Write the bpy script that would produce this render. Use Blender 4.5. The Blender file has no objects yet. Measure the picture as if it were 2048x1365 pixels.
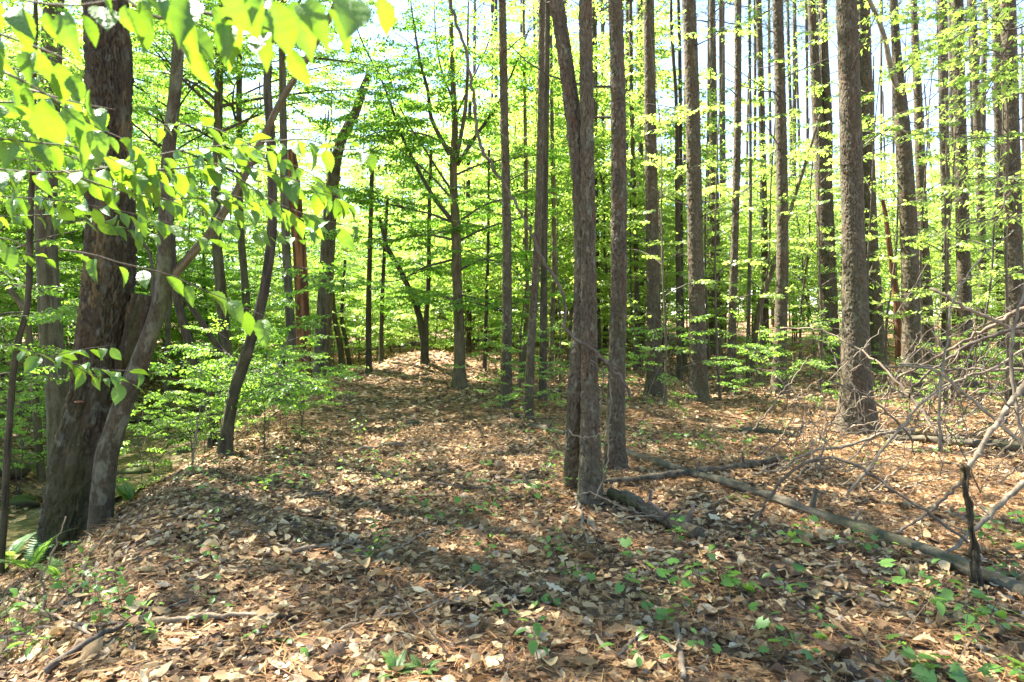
import bpy, math, random
import numpy as np
from mathutils import Vector

random.seed(7)
RNG = np.random.default_rng(11)
R = math.radians
SC = bpy.context.scene
COL = SC.collection

# ------------------------------------------------------------------ camera, sky, sun, exposure
F, CX, HY, CH = 1365.0, 1024.0, 640.0, 1.5          # focal length in photo pixels, centre column, horizon row, eye height
cam_d = bpy.data.cameras.new('camera')
cam = bpy.data.objects.new('camera', cam_d)
COL.objects.link(cam)
cam.location = (0, 0, CH)
cam.rotation_euler = (R(90), 0, 0)
cam_d.sensor_width = 36
cam_d.lens = 36 * F / 2048
cam_d.shift_y = -(682.5 - HY) / 2048
cam_d.clip_start = 0.05
cam_d.clip_end = 900
cam_d.dof.use_dof = True
cam_d.dof.focus_distance = 7.0
cam_d.dof.aperture_fstop = 6.3
SC.camera = cam

SUN = Vector((-0.50, 0.34, 0.88)).normalized()        # towards the sun: high, from the left and a little ahead
world = bpy.data.worlds.new('World')
SC.world = world
world.use_nodes = True
wt = world.node_tree
sky = wt.nodes.new('ShaderNodeTexSky')
sky.sky_type = 'NISHITA'
sky.sun_disc = False
sky.sun_elevation = math.asin(SUN.z)
sky.sun_rotation = math.atan2(SUN.x, SUN.y)
sky.air_density = 0.9
sky.dust_density = 0.1
sky.ozone_density = 0.6
bg = wt.nodes['Background']
bg.inputs['Strength'].default_value = 0.056
wt.links.new(sky.outputs[0], bg.inputs['Color'])

sun_d = bpy.data.lights.new('sun', 'SUN')
sun_d.energy = 3.8
sun_d.angle = R(0.5)
sun_d.color = (1.0, 0.95, 0.86)
sun = bpy.data.objects.new('sun', sun_d)
COL.objects.link(sun)
sun.rotation_euler = SUN.to_track_quat('Z', 'Y').to_euler()

vs = SC.view_settings
vs.view_transform = 'Standard'
vs.look = 'None'
vs.exposure = 3.6
vs.gamma = 1.0
vs.use_curve_mapping = False
cy = SC.cycles
cy.max_bounces = 7
cy.diffuse_bounces = 5
cy.glossy_bounces = 2
cy.transmission_bounces = 4
cy.transparent_max_bounces = 4
cy.caustics_reflective = False
cy.caustics_refractive = False
cy.sample_clamp_indirect = 6.0
cy.use_denoising = True


# ------------------------------------------------------------------ numbers
def hsh(ix, iy, s):
    n = (ix.astype(np.int64) * 374761393 + iy.astype(np.int64) * 668265263 + s * 974711) & 0xffffffff
    n = ((n ^ (n >> 13)) * 1274126177) & 0xffffffff
    return ((n ^ (n >> 16)) & 0xffff) / 65535.0


def vn(x, y, s=0, wrap=None):
    x = np.asarray(x, float); y = np.asarray(y, float)
    ix = np.floor(x); iy = np.floor(y)
    fx = x - ix; fy = y - iy
    fx = fx * fx * (3 - 2 * fx); fy = fy * fy * (3 - 2 * fy)
    ix1 = ix + 1
    if wrap:
        ix = np.mod(ix, wrap); ix1 = np.mod(ix1, wrap)
    a = hsh(ix, iy, s); b = hsh(ix1, iy, s); c = hsh(ix, iy + 1, s); d = hsh(ix1, iy + 1, s)
    return (a + (b - a) * fx) * (1 - fy) + (c + (d - c) * fx) * fy


def fbm(x, y, s=0, o=4, wrap=None):
    t = 0; a = 0.5; n = 0
    x = np.asarray(x, float); y = np.asarray(y, float)
    for k in range(o):
        t = t + a * vn(x, y, s + k * 17, wrap); n += a
        x = x * 2; y = y * 2; a *= 0.5
        if wrap: wrap *= 2
    return t / n


def ss(a, b, x):
    t = np.clip((np.asarray(x, float) - a) / (b - a), 0, 1)
    return t * t * (3 - 2 * t)


def unit(v):
    v = np.asarray(v, float)
    return v / np.maximum(np.linalg.norm(v, axis=-1, keepdims=True), 1e-9)


def creek_x(y):
    return -4.75 - 0.24 * (np.asarray(y, float) - 4.6) + 0.22 * np.sin(np.asarray(y, float) * 0.75)


def gz(x, y):
    """height of the forest floor"""
    x = np.asarray(x, float); y = np.asarray(y, float)
    d = x - creek_x(y)
    right = -1.0 * (1 - ss(0.45, 2.5, d))
    left = -1.0 + 0.72 * ss(0.45, 2.6, -d)
    z = np.where(d > 0, right, left)
    far = np.clip(y - 11, 0, 70)
    z = z + 0.024 * far * ss(-9, 2, x + 0 * y) + 0.006 * far
    z = z + 0.55 * np.exp(-((x + 2.2) / 1.6) ** 2 - ((y - 17.0) / 1.3) ** 2)
    z = z + 0.15 * np.exp(-((x + 0.8) / 1.2) ** 2 - ((y - 18.0) / 1.8) ** 2)
    z = z + 0.16 * (fbm(x * 0.45, y * 0.45, 3, 3) - 0.5) * ss(2.0, 7.0, y)
    z = z + 0.06 * (fbm(x * 1.9, y * 1.9, 5, 3) - 0.5)
    return z


def gz1(x, y):
    return float(gz(np.array([x]), np.array([y]))[0])


def pix(px, py, Y):
    return np.array([(px - CX) / F * Y, Y, CH - (py - HY) / F * Y])


def ground_hit(px, py):
    Y = np.arange(1.6, 80, 0.02)
    X = (px - CX) / F * Y
    Z = CH - (py - HY) / F * Y
    k = int(np.argmax(Z < gz(X, Y)))
    return np.array([X[k], Y[k], float(gz(X[k:k + 1], Y[k:k + 1])[0])])


# ------------------------------------------------------------------ mesh building
class MB:
    def __init__(self):
        self.v = []; self.n = 0; self.q = []; self.t = []; self.qm = []; self.tm = []; self.c = []; self.u = []

    def add(self, V, faces, mat=0, col=None, uv=None):
        V = np.asarray(V, float).reshape(-1, 3)
        f = np.asarray(faces, np.int64)
        if f.shape[1] == 4:
            self.q.append(f + self.n); self.qm.append(np.full(len(f), mat))
        else:
            self.t.append(f + self.n); self.tm.append(np.full(len(f), mat))
        self.v.append(V)
        self.c.append(np.ones((len(V), 3)) if col is None else np.asarray(col, float).reshape(-1, 3))
        self.u.append(np.zeros((len(V), 2)) if uv is None else np.asarray(uv, float).reshape(-1, 2))
        self.n += len(V)

    def add2(self, V, quads, tris, mat=0, col=None, uv=None):
        n0 = self.n
        self.add(V, quads, mat, col, uv)
        if len(tris):
            self.t.append(np.asarray(tris, np.int64) + n0); self.tm.append(np.full(len(tris), mat))

    def mesh(self, name, mats, smooth=True, colour=False, uv=False, origin=None):
        V = np.concatenate(self.v)
        if origin is not None: V = V - np.asarray(origin, float)
        me = bpy.data.meshes.new(name)
        loops = []; starts = []; mi = []; n = 0
        if self.q:
            Q = np.concatenate(self.q); loops.append(Q.ravel()); starts.append(np.arange(len(Q)) * 4); n = len(Q) * 4; mi.append(np.concatenate(self.qm))
        if self.t:
            T = np.concatenate(self.t); loops.append(T.ravel()); starts.append(n + np.arange(len(T)) * 3); mi.append(np.concatenate(self.tm))
        L = np.concatenate(loops).astype(np.int32); S = np.concatenate(starts).astype(np.int32); M = np.concatenate(mi).astype(np.int32)
        me.vertices.add(len(V)); me.vertices.foreach_set('co', V.astype(np.float32).ravel())
        me.loops.add(len(L)); me.loops.foreach_set('vertex_index', L)
        me.polygons.add(len(S)); me.polygons.foreach_set('loop_start', S)
        for m in mats: me.materials.append(m)
        me.polygons.foreach_set('material_index', M)
        me.polygons.foreach_set('use_smooth', np.full(len(S), bool(smooth)))
        if colour:
            a = me.color_attributes.new('Col', 'FLOAT_COLOR', 'POINT')
            c = np.concatenate(self.c); c4 = np.ones((len(c), 4), np.float32); c4[:, :3] = c
            a.data.foreach_set('color', c4.ravel())
        if uv:
            l = me.uv_layers.new(name='UVMap')
            l.data.foreach_set('uv', np.concatenate(self.u)[L].astype(np.float32).ravel())
        me.update(calc_edges=True)
        return me


def link(name, me, parent=None, loc=None):
    o = bpy.data.objects.new(name, me)
    COL.objects.link(o)
    if parent is not None: o.parent = parent
    if loc is not None: o.location = tuple(float(a) for a in loc)
    return o


def empty(name, loc, rz=0.0, s=1.0):
    o = bpy.data.objects.new(name, None)
    COL.objects.link(o)
    o.location = tuple(float(a) for a in loc)
    o.rotation_euler = (0, 0, rz)
    o.scale = (s, s, s)
    return o


def tag(o, label=None, cat=None, group=None, kind=None):
    if label: o['label'] = label
    if cat: o['category'] = cat
    if group: o['group'] = group
    if kind: o['kind'] = kind
    return o


def copy_tree(o, parent=None):
    c = o.copy(); COL.objects.link(c)
    if parent is not None: c.parent = parent
    for ch in o.children: copy_tree(ch, c)
    return c


def curve(P, m):
    """Catmull-Rom through P at m points, evenly along the chord; returns points and the parameter 0..len-1"""
    P = np.asarray(P, float)
    k = len(P)
    d = np.concatenate([[0], np.cumsum(np.linalg.norm(np.diff(P, axis=0), axis=1))])
    s = np.linspace(0, d[-1], m) if np.isscalar(m) else np.clip(np.asarray(m, float), 0, d[-1])
    i = np.clip(np.searchsorted(d, s, side='right') - 1, 0, k - 2)
    t = ((s - d[i]) / np.maximum(d[i + 1] - d[i], 1e-9))[:, None]
    p0 = P[np.maximum(i - 1, 0)]; p1 = P[i]; p2 = P[i + 1]; p3 = P[np.minimum(i + 2, k - 1)]
    l = (d[i + 1] - d[i])[:, None]
    m1 = (p2 - p0) / np.maximum((d[i + 1] - d[np.maximum(i - 1, 0)])[:, None], 1e-9) * l
    m2 = (p3 - p1) / np.maximum((d[np.minimum(i + 2, k - 1)] - d[i])[:, None], 1e-9) * l
    t2 = t * t; t3 = t2 * t
    return p1 * (2 * t3 - 3 * t2 + 1) + m1 * (t3 - 2 * t2 + t) + p2 * (-2 * t3 + 3 * t2) + m2 * (t3 - t2), i + t[:, 0]


def frames(P):
    T = unit(np.gradient(P, axis=0))
    m = unit(P[-1] - P[0])
    ref = np.array([0, 1.0, 0]) if abs(m[1]) < 0.75 else np.array([0, 0, 1.0])
    if abs(m[2]) < 0.6 and abs(m[1]) < 0.75: ref = np.array([0.05, 0.3, 1.0])
    B = unit(np.cross(T, ref)); N = unit(np.cross(B, T))
    return T, B, N


def tube(mb, P, rad, n=6, mat=0, col=None, cap=True):
    P = np.asarray(P, float)
    rad = np.broadcast_to(np.asarray(rad, float), (len(P),))
    T, B, N = frames(P)
    th = np.linspace(0, 2 * np.pi, n, endpoint=False)
    V = P[:, None] + rad[:, None, None] * (np.cos(th)[None, :, None] * B[:, None] + np.sin(th)[None, :, None] * N[:, None])
    m = len(P)
    i, j = np.meshgrid(np.arange(m - 1), np.arange(n), indexing='ij')
    q = np.stack([i * n + j, i * n + (j + 1) % n, (i + 1) * n + (j + 1) % n, (i + 1) * n + j], -1).reshape(-1, 4)
    V = V.reshape(-1, 3)
    tr = []
    if cap:
        V = np.concatenate([V, P[:1] - T[:1] * rad[0] * 0.3, P[-1:] + T[-1:] * rad[-1] * 0.3])
        a, b = m * n, m * n + 1
        for k in range(n):
            tr.append((a, (k + 1) % n, k)); tr.append((b, (m - 1) * n + k, (m - 1) * n + (k + 1) % n))
    c = None if col is None else np.broadcast_to(np.asarray(col, float), (len(V), 3))
    mb.add2(V, q, tr, mat, c)


# ------------------------------------------------------------------ materials
def mat_new(name):
    m = bpy.data.materials.new(name); m.use_nodes = True
    nt = m.node_tree
    for n in list(nt.nodes): nt.nodes.remove(n)
    out = nt.nodes.new('ShaderNodeOutputMaterial')
    return m, nt, out


def nd(nt, t, **kw):
    n = nt.nodes.new(t)
    for k, v in kw.items():
        if k.startswith('i_'):
            k2 = k[2:]
            n.inputs[int(k2) if k2.isdigit() else k2.replace('_', ' ')].default_value = v
        else:
            setattr(n, k, v)
    return n


def ramp(nt, fac, stops, interp='LINEAR'):
    r = nt.nodes.new('ShaderNodeValToRGB')
    r.color_ramp.interpolation = interp
    e = r.color_ramp.elements
    while len(e) < len(stops): e.new(0.5)
    for k, (p, c) in enumerate(stops):
        e[k].position = p; e[k].color = (*c, 1)
    nt.links.new(fac, r.inputs[0])
    return r.outputs[0]


def math_n(nt, op, a, b=None, c=None):
    n = nt.nodes.new('ShaderNodeMath'); n.operation = op
    for k, x in enumerate((a, b, c)):
        if x is None: continue
        if isinstance(x, (int, float)): n.inputs[k].default_value = x
        else: nt.links.new(x, n.inputs[k])
    return n.outputs[0]


def mixc(nt, fac, a, b, mode='MIX'):
    n = nt.nodes.new('ShaderNodeMix'); n.data_type = 'RGBA'; n.blend_type = mode
    for s, x in ((n.inputs[0], fac), (n.inputs[6], a), (n.inputs[7], b)):
        if isinstance(x, (int, float)): s.default_value = x
        elif isinstance(x, tuple): s.default_value = (*x, 1)
        else: nt.links.new(x, s)
    return n.outputs[2]


def leaf_material(name, stops, trans, t_fac=0.5, rough=0.45, spec=0.5, veins=False):
    m, nt, out = mat_new(name)
    geo = nd(nt, 'ShaderNodeNewGeometry')
    oi = nd(nt, 'ShaderNodeObjectInfo')
    r = math_n(nt, 'FRACT', math_n(nt, 'ADD', geo.outputs['Random Per Island'], oi.outputs['Random']))
    c = ramp(nt, r, stops)
    r2 = math_n(nt, 'FRACT', math_n(nt, 'MULTIPLY', r, 7.31))
    tcol = mixc(nt, 1.0, ramp(nt, r2, [(0, tuple(a * 0.75 for a in trans)), (1, tuple(min(a * 1.2, 0.95) for a in trans))]), (1, 1, 1), 'MULTIPLY')
    p = nd(nt, 'ShaderNodeBsdfPrincipled', i_Roughness=rough)
    p.inputs['Specular IOR Level'].default_value = spec
    if veins:
        uv = nd(nt, 'ShaderNodeUVMap')
        sp = nd(nt, 'ShaderNodeSeparateXYZ'); nt.links.new(uv.outputs[0], sp.inputs[0])
        au = math_n(nt, 'ABSOLUTE', math_n(nt, 'SUBTRACT', sp.outputs[0], 0.5))
        ph = math_n(nt, 'FRACT', math_n(nt, 'MULTIPLY', math_n(nt, 'SUBTRACT', sp.outputs[1], math_n(nt, 'MULTIPLY', au, 0.55)), 11.0))
        saw = math_n(nt, 'ABSOLUTE', math_n(nt, 'SUBTRACT', ph, 0.5))
        vein = math_n(nt, 'SUBTRACT', 1.0, math_n(nt, 'MINIMUM', 1.0, math_n(nt, 'MULTIPLY', saw, 9.0)))
        mid = math_n(nt, 'SUBTRACT', 1.0, math_n(nt, 'MINIMUM', 1.0, math_n(nt, 'MULTIPLY', au, 28.0)))
        v = math_n(nt, 'MAXIMUM', math_n(nt, 'MULTIPLY', vein, 0.6), mid)
        c = mixc(nt, math_n(nt, 'MULTIPLY', v, 0.45), c, (0.32, 0.42, 0.14))
        tcol = mixc(nt, math_n(nt, 'MULTIPLY', v, 0.7), tcol, tuple(a * 0.55 for a in trans))
        bmp = nd(nt, 'ShaderNodeBump', i_Strength=0.35, i_Distance=0.003)
        hgt = math_n(nt, 'SUBTRACT', math_n(nt, 'MULTIPLY', saw, 1.4), mid)
        nt.links.new(hgt, bmp.inputs['Height'])
        nt.links.new(bmp.outputs[0], p.inputs['Normal'])
    nt.links.new(c, p.inputs['Base Color'])
    t = nd(nt, 'ShaderNodeBsdfTranslucent')
    nt.links.new(tcol, t.inputs['Color'])
    mx = nd(nt, 'ShaderNodeMixShader'); mx.inputs[0].default_value = t_fac
    nt.links.new(p.outputs[0], mx.inputs[1]); nt.links.new(t.outputs[0], mx.inputs[2])
    nt.links.new(mx.outputs[0], out.inputs[0])
    return m


def bark_material(name, bump=0.5, scale=1.0, tint=None):
    """colour comes from the vertex attribute; fine grain from noise"""
    m, nt, out = mat_new(name)
    at = nd(nt, 'ShaderNodeAttribute', attribute_name='Col')
    tc = nd(nt, 'ShaderNodeTexCoord')
    mp = nd(nt, 'ShaderNodeMapping'); mp.inputs['Scale'].default_value = (1, 1, 0.35)
    nt.links.new(tc.outputs['Object'], mp.inputs[0])
    n1 = nd(nt, 'ShaderNodeTexNoise', i_Scale=70.0 * scale, i_Detail=5.0, i_Roughness=0.65)
    nt.links.new(mp.outputs[0], n1.inputs[0])
    n2 = nd(nt, 'ShaderNodeTexNoise', i_Scale=6.0, i_Detail=3.0)
    nt.links.new(tc.outputs['Object'], n2.inputs[0])
    f = ramp(nt, n1.outputs[0], [(0.25, (0.55, 0.52, 0.5)), (0.75, (1.4, 1.4, 1.4))])
    c = mixc(nt, 1.0, at.outputs['Color'], f, 'MULTIPLY')
    f2 = ramp(nt, n2.outputs[0], [(0.3, (0.44, 0.44, 0.37)), (0.7, (0.66, 0.63, 0.51))])
    c = mixc(nt, 1.0, c, f2, 'MULTIPLY')
    p = nd(nt, 'ShaderNodeBsdfPrincipled', i_Roughness=0.85)
    p.inputs['Specular IOR Level'].default_value = 0.25
    b = nd(nt, 'ShaderNodeBump', i_Strength=bump, i_Distance=0.012)
    nt.links.new(n1.outputs[0], b.inputs['Height'])
    nt.links.new(c, p.inputs['Base Color']); nt.links.new(b.outputs[0], p.inputs['Normal'])
    nt.links.new(p.outputs[0], out.inputs[0])
    return m


def plain_bark(name, c1, c2, c3, scale=14.0):
    m, nt, out = mat_new(name)
    tc = nd(nt, 'ShaderNodeTexCoord')
    oi = nd(nt, 'ShaderNodeObjectInfo')
    mp = nd(nt, 'ShaderNodeMapping'); mp.inputs['Scale'].default_value = (1, 1, 0.3)
    nt.links.new(tc.outputs['Object'], mp.inputs[0])
    n1 = nd(nt, 'ShaderNodeTexNoise', i_Scale=scale, i_Detail=6.0, i_Roughness=0.7)
    nt.links.new(mp.outputs[0], n1.inputs[0])
    c = ramp(nt, n1.outputs[0], [(0.3, c1), (0.52, c2), (0.72, c3)])
    rr = ramp(nt, oi.outputs['Random'], [(0, (0.75, 0.78, 0.8)), (1, (1.2, 1.15, 1.1))])
    c = mixc(nt, 1.0, c, rr, 'MULTIPLY')
    p = nd(nt, 'ShaderNodeBsdfPrincipled', i_Roughness=0.85)
    p.inputs['Specular IOR Level'].default_value = 0.25
    b = nd(nt, 'ShaderNodeBump', i_Strength=0.6, i_Distance=0.01)
    nt.links.new(n1.outputs[0], b.inputs['Height'])
    nt.links.new(c, p.inputs['Base Color']); nt.links.new(b.outputs[0], p.inputs['Normal'])
    nt.links.new(p.outputs[0], out.inputs[0])
    return m


def litter_material(name, stops, spread=0.0, rough=0.75, trans=0.15):
    m, nt, out = mat_new(name)
    geo = nd(nt, 'ShaderNodeNewGeometry')
    oi = nd(nt, 'ShaderNodeObjectInfo')
    r = math_n(nt, 'FRACT', math_n(nt, 'ADD', geo.outputs['Random Per Island'], math_n(nt, 'MULTIPLY', oi.outputs['Random'], 1.0)))
    c = ramp(nt, r, stops)
    tc = nd(nt, 'ShaderNodeTexCoord')
    n1 = nd(nt, 'ShaderNodeTexNoise', i_Scale=45.0, i_Detail=4.0, i_Roughness=0.6)
    nt.links.new(tc.outputs['Object'], n1.inputs[0])
    f = ramp(nt, n1.outputs[0], [(0.3, (0.62, 0.58, 0.55)), (0.7, (1.2, 1.2, 1.2))])
    c = mixc(nt, 1.0, c, f, 'MULTIPLY')
    p = nd(nt, 'ShaderNodeBsdfPrincipled', i_Roughness=rough)
    p.inputs['Specular IOR Level'].default_value = 0.3
    b = nd(nt, 'ShaderNodeBump', i_Strength=0.4, i_Distance=0.006)
    nt.links.new(n1.outputs[0], b.inputs['Height']); nt.links.new(b.outputs[0], p.inputs['Normal'])
    nt.links.new(c, p.inputs['Base Color'])
    t = nd(nt, 'ShaderNodeBsdfTranslucent'); nt.links.new(c, t.inputs[0])
    mx = nd(nt, 'ShaderNodeMixShader'); mx.inputs[0].default_value = trans
    nt.links.new(p.outputs[0], mx.inputs[1]); nt.links.new(t.outputs[0], mx.inputs[2])
    nt.links.new(mx.outputs[0], out.inputs[0])
    return m


M = {}
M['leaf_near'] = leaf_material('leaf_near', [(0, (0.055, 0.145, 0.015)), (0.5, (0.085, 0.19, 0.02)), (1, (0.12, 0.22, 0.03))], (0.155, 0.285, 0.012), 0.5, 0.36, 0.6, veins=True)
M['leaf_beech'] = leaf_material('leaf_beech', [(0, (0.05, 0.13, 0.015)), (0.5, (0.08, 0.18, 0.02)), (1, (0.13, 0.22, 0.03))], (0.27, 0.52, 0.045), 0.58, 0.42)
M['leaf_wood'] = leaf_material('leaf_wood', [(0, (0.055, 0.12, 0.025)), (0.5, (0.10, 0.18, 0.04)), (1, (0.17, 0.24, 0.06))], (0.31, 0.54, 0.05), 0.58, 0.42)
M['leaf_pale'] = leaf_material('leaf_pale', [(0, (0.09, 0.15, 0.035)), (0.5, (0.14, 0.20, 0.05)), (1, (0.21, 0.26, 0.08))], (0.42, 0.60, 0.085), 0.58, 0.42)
M['leaf_low'] = leaf_material('leaf_low', [(0, (0.05, 0.14, 0.02)), (0.5, (0.08, 0.19, 0.03)), (1, (0.12, 0.24, 0.04))], (0.30, 0.52, 0.06), 0.42, 0.4)
M['needle'] = leaf_material('needle', [(0, (0.03, 0.07, 0.015)), (1, (0.06, 0.11, 0.02))], (0.12, 0.2, 0.03), 0.25, 0.5)
M['bark'] = bark_material('bark', 0.5)
M['limb'] = plain_bark('limb', (0.035, 0.028, 0.02), (0.075, 0.06, 0.042), (0.14, 0.12, 0.09))
M['sapling_bark'] = plain_bark('sapling_bark', (0.045, 0.035, 0.022), (0.09, 0.07, 0.046), (0.16, 0.135, 0.09), 20)
M['deadwood'] = plain_bark('deadwood', (0.075, 0.055, 0.035), (0.17, 0.13, 0.085), (0.30, 0.245, 0.17), 22)
M['deadwood_dark'] = plain_bark('deadwood_dark', (0.05, 0.035, 0.025), (0.11, 0.08, 0.055), (0.20, 0.165, 0.12), 22)
DEAD = [(0.0, (0.06, 0.036, 0.02)), (0.16, (0.132, 0.077, 0.038)), (0.34, (0.255, 0.15, 0.065)), (0.52, (0.375, 0.238, 0.106)), (0.68, (0.475, 0.33, 0.158)), (0.84, (0.565, 0.43, 0.23)), (0.93, (0.275, 0.21, 0.15)), (1.0, (0.58, 0.47, 0.28))]
M['dead_leaf'] = litter_material('dead_leaf', DEAD)
M['litter'] = litter_material('litter', [(p, tuple(a * 0.9 for a in c)) for p, c in DEAD])
M['straw'] = litter_material('straw', [(0, (0.19, 0.085, 0.03)), (0.5, (0.34, 0.17, 0.065)), (1, (0.48, 0.29, 0.12))], trans=0.05)


def ground_material():
    m, nt, out = mat_new('forest_floor')
    at = nd(nt, 'ShaderNodeAttribute', attribute_name='Col')
    sp = nd(nt, 'ShaderNodeSeparateColor'); nt.links.new(at.outputs['Color'], sp.inputs[0])
    tc = nd(nt, 'ShaderNodeTexCoord')
    v = nd(nt, 'ShaderNodeTexVoronoi', i_Scale=9.0); v.inputs['Randomness'].default_value = 1.0
    nz = nd(nt, 'ShaderNodeTexNoise', i_Scale=4.0, i_Detail=4.0)
    nt.links.new(tc.outputs['Object'], nz.inputs[0])
    mp = mixc(nt, 0.2, tc.outputs['Object'], nz.outputs['Color'], 'ADD')
    nt.links.new(mp, v.inputs['Vector'])
    sv = nd(nt, 'ShaderNodeSeparateColor'); nt.links.new(v.outputs['Color'], sv.inputs[0])
    leafc = ramp(nt, sv.outputs[0], [(0, (0.05, 0.028, 0.017)), (0.3, (0.15, 0.08, 0.04)), (0.6, (0.27, 0.15, 0.07)), (0.85, (0.38, 0.25, 0.13)), (1, (0.46, 0.34, 0.2))])
    n2 = nd(nt, 'ShaderNodeTexNoise', i_Scale=38.0, i_Detail=5.0, i_Roughness=0.7); nt.links.new(tc.outputs['Object'], n2.inputs[0])
    c = mixc(nt, 1.0, leafc, ramp(nt, n2.outputs[0], [(0.3, (0.55, 0.5, 0.48)), (0.7, (1.2, 1.2, 1.2))]), 'MULTIPLY')
    soil = ramp(nt, n2.outputs[0], [(0.3, (0.035, 0.022, 0.014)), (0.7, (0.12, 0.07, 0.04))])
    c = mixc(nt, sp.outputs[2], soil, c)                                   # B: how much loose leaf the floor itself shows
    sand = ramp(nt, n2.outputs[0], [(0.3, (0.16, 0.115, 0.06)), (0.7, (0.30, 0.23, 0.13))])
    c = mixc(nt, sp.outputs[0], c, sand)                                    # R: sandy creek bed
    moss = ramp(nt, n2.outputs[0], [(0.3, (0.03, 0.05, 0.01)), (0.7, (0.10, 0.14, 0.025))])
    c = mixc(nt, sp.outputs[1], c, moss)                                    # G: moss
    p = nd(nt, 'ShaderNodeBsdfPrincipled', i_Roughness=0.9)
    p.inputs['Specular IOR Level'].default_value = 0.2
    b = nd(nt, 'ShaderNodeBump', i_Strength=0.8, i_Distance=0.03)
    hh = math_n(nt, 'ADD', n2.outputs[0], v.outputs['Distance'])
    nt.links.new(hh, b.inputs['Height']); nt.links.new(b.outputs[0], p.inputs['Normal'])
    nt.links.new(c, p.inputs['Base Color']); nt.links.new(p.outputs[0], out.inputs[0])
    return m


M['ground'] = ground_material()


def water_material():
    m, nt, out = mat_new('creek_water')
    tc = nd(nt, 'ShaderNodeTexCoord')
    n = nd(nt, 'ShaderNodeTexNoise', i_Scale=5.0, i_Detail=4.0); nt.links.new(tc.outputs['Object'], n.inputs[0])
    p = nd(nt, 'ShaderNodeBsdfPrincipled', i_Roughness=0.12)
    p.inputs['Base Color'].default_value = (0.13, 0.105, 0.05, 1)
    p.inputs['IOR'].default_value = 1.33
    b = nd(nt, 'ShaderNodeBump', i_Strength=0.55, i_Distance=0.05)
    nt.links.new(n.outputs[0], b.inputs['Height']); nt.links.new(b.outputs[0], p.inputs['Normal'])
    nt.links.new(p.outputs[0], out.inputs[0])
    return m


M['water'] = water_material()

# ------------------------------------------------------------------ labels made from what stands near
LAND = []            # (phrase, x, y)
PENDING = []         # (object, description, where, sort key)


def where(x, y):
    best = min(LAND, key=lambda l: (l[1] - x) ** 2 + (l[2] - y) ** 2)
    dx, dy = x - best[1], y - best[2]
    if abs(dx) > abs(dy) * 0.9: s = 'right of' if dx > 0 else 'left of'
    else: s = 'behind' if dy > 0 else 'in front of'
    return f'{s} {best[0]}'


def later(o, desc, x, y, key=None):
    PENDING.append((o, desc, where(x, y), x / y if key is None else key))


_U = ['', 'first', 'second', 'third', 'fourth', 'fifth', 'sixth', 'seventh', 'eighth', 'ninth', 'tenth', 'eleventh', 'twelfth', 'thirteenth', 'fourteenth', 'fifteenth', 'sixteenth', 'seventeenth', 'eighteenth', 'nineteenth']
ORD = ['', 'second'] + _U[3:] + ['twentieth'] + ['twenty-' + w for w in _U[1:10]] + ['thirtieth'] + ['thirty-' + w for w in _U[1:10]] + ['fortieth'] + ['forty-' + w for w in _U[1:10]] + ['fiftieth']


def settle_labels():
    g = {}
    for p in PENDING: g.setdefault((p[1], p[2]), []).append(p)
    for (d, w), L in g.items():
        L.sort(key=lambda p: p[3])
        for k, p in enumerate(L):
            if len(L) == 1: t = f'{d} {w}'
            elif k == 0: t = f'{d} {w}, leftmost there'
            else: t = f'{d} {w}, {ORD[min(k, len(ORD) - 1)]} from the left'
            p[0]['label'] = t


# ------------------------------------------------------------------ the forest floor
def axis(lo, hi, fine_lo, fine_hi, step, grow=1.09):
    a = list(np.arange(fine_lo, fine_hi + 1e-6, step))
    s = step
    while a[-1] < hi: s *= grow; a.append(a[-1] + s)
    s = step
    b = []
    x = fine_lo
    while x > lo: s *= grow; x -= s; b.append(x)
    return np.array(b[::-1] + a)


gx = axis(-260, 260, -9, 7, 0.085, 1.1)
gy = axis(-40, 420, 1.6, 17, 0.085, 1.08)
X, Y = np.meshgrid(gx, gy, indexing='ij')
Z = gz(X, Y) + 0.022 * (fbm(X * 9, Y * 9, 41, 2) - 0.5)
d = X - creek_x(Y)
sandm = ss(1.15, 0.55, np.abs(d + 0.1)) * ss(60, 30, Y)
mossm = ss(0.62, 0.75, fbm(X * 1.1, Y * 1.1, 77, 4)) * 0.35 * ss(-3, -6, d) + 0.85 * ss(0.52, 0.62, fbm(X * 1.6, Y * 1.6, 78, 4)) * ss(2.3, 1.2, np.abs(d)) * ss(0.4, 0.7, np.abs(d))
leafm = np.clip(ss(7, 20, Y) * 0.6 + 0.4, 0, 1)
mb = MB()
nx, ny = X.shape
i, j = np.meshgrid(np.arange(nx - 1), np.arange(ny - 1), indexing='ij')
q = np.stack([i * ny + j, (i + 1) * ny + j, (i + 1) * ny + j + 1, i * ny + j + 1], -1).reshape(-1, 4)
mb.add(np.stack([X, Y, Z], -1), q, 0, np.stack([sandm, mossm, leafm], -1))
floor = link('forest_floor', mb.mesh('forest_floor', [M['ground']], colour=True))
tag(floor, 'forest floor of brown fallen leaves sloping down to the creek', kind='structure')

yy = np.linspace(1.0, 40, 160)
ww = 0.30 + 0.16 * np.sin(yy * 1.3)
wl = np.stack([creek_x(yy) - ww - 0.15, yy, -0.93 + 0.0 * yy + 0.006 * np.clip(yy - 11, 0, 70)], -1)
wr = wl.copy(); wr[:, 0] = creek_x(yy) + ww + 0.1
mb = MB()
k = np.arange(159)
mb.add(np.concatenate([wl, wr]), np.stack([k, k + 160, k + 161, k + 1], -1))
tag(link('creek_water', mb.mesh('creek_water', [M['water']])), 'shallow brown creek running past the hollow tree', kind='structure')

# ------------------------------------------------------------------ trunks
PINE = dict(cu=0.046, cv=0.085, depth=0.0115)


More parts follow.
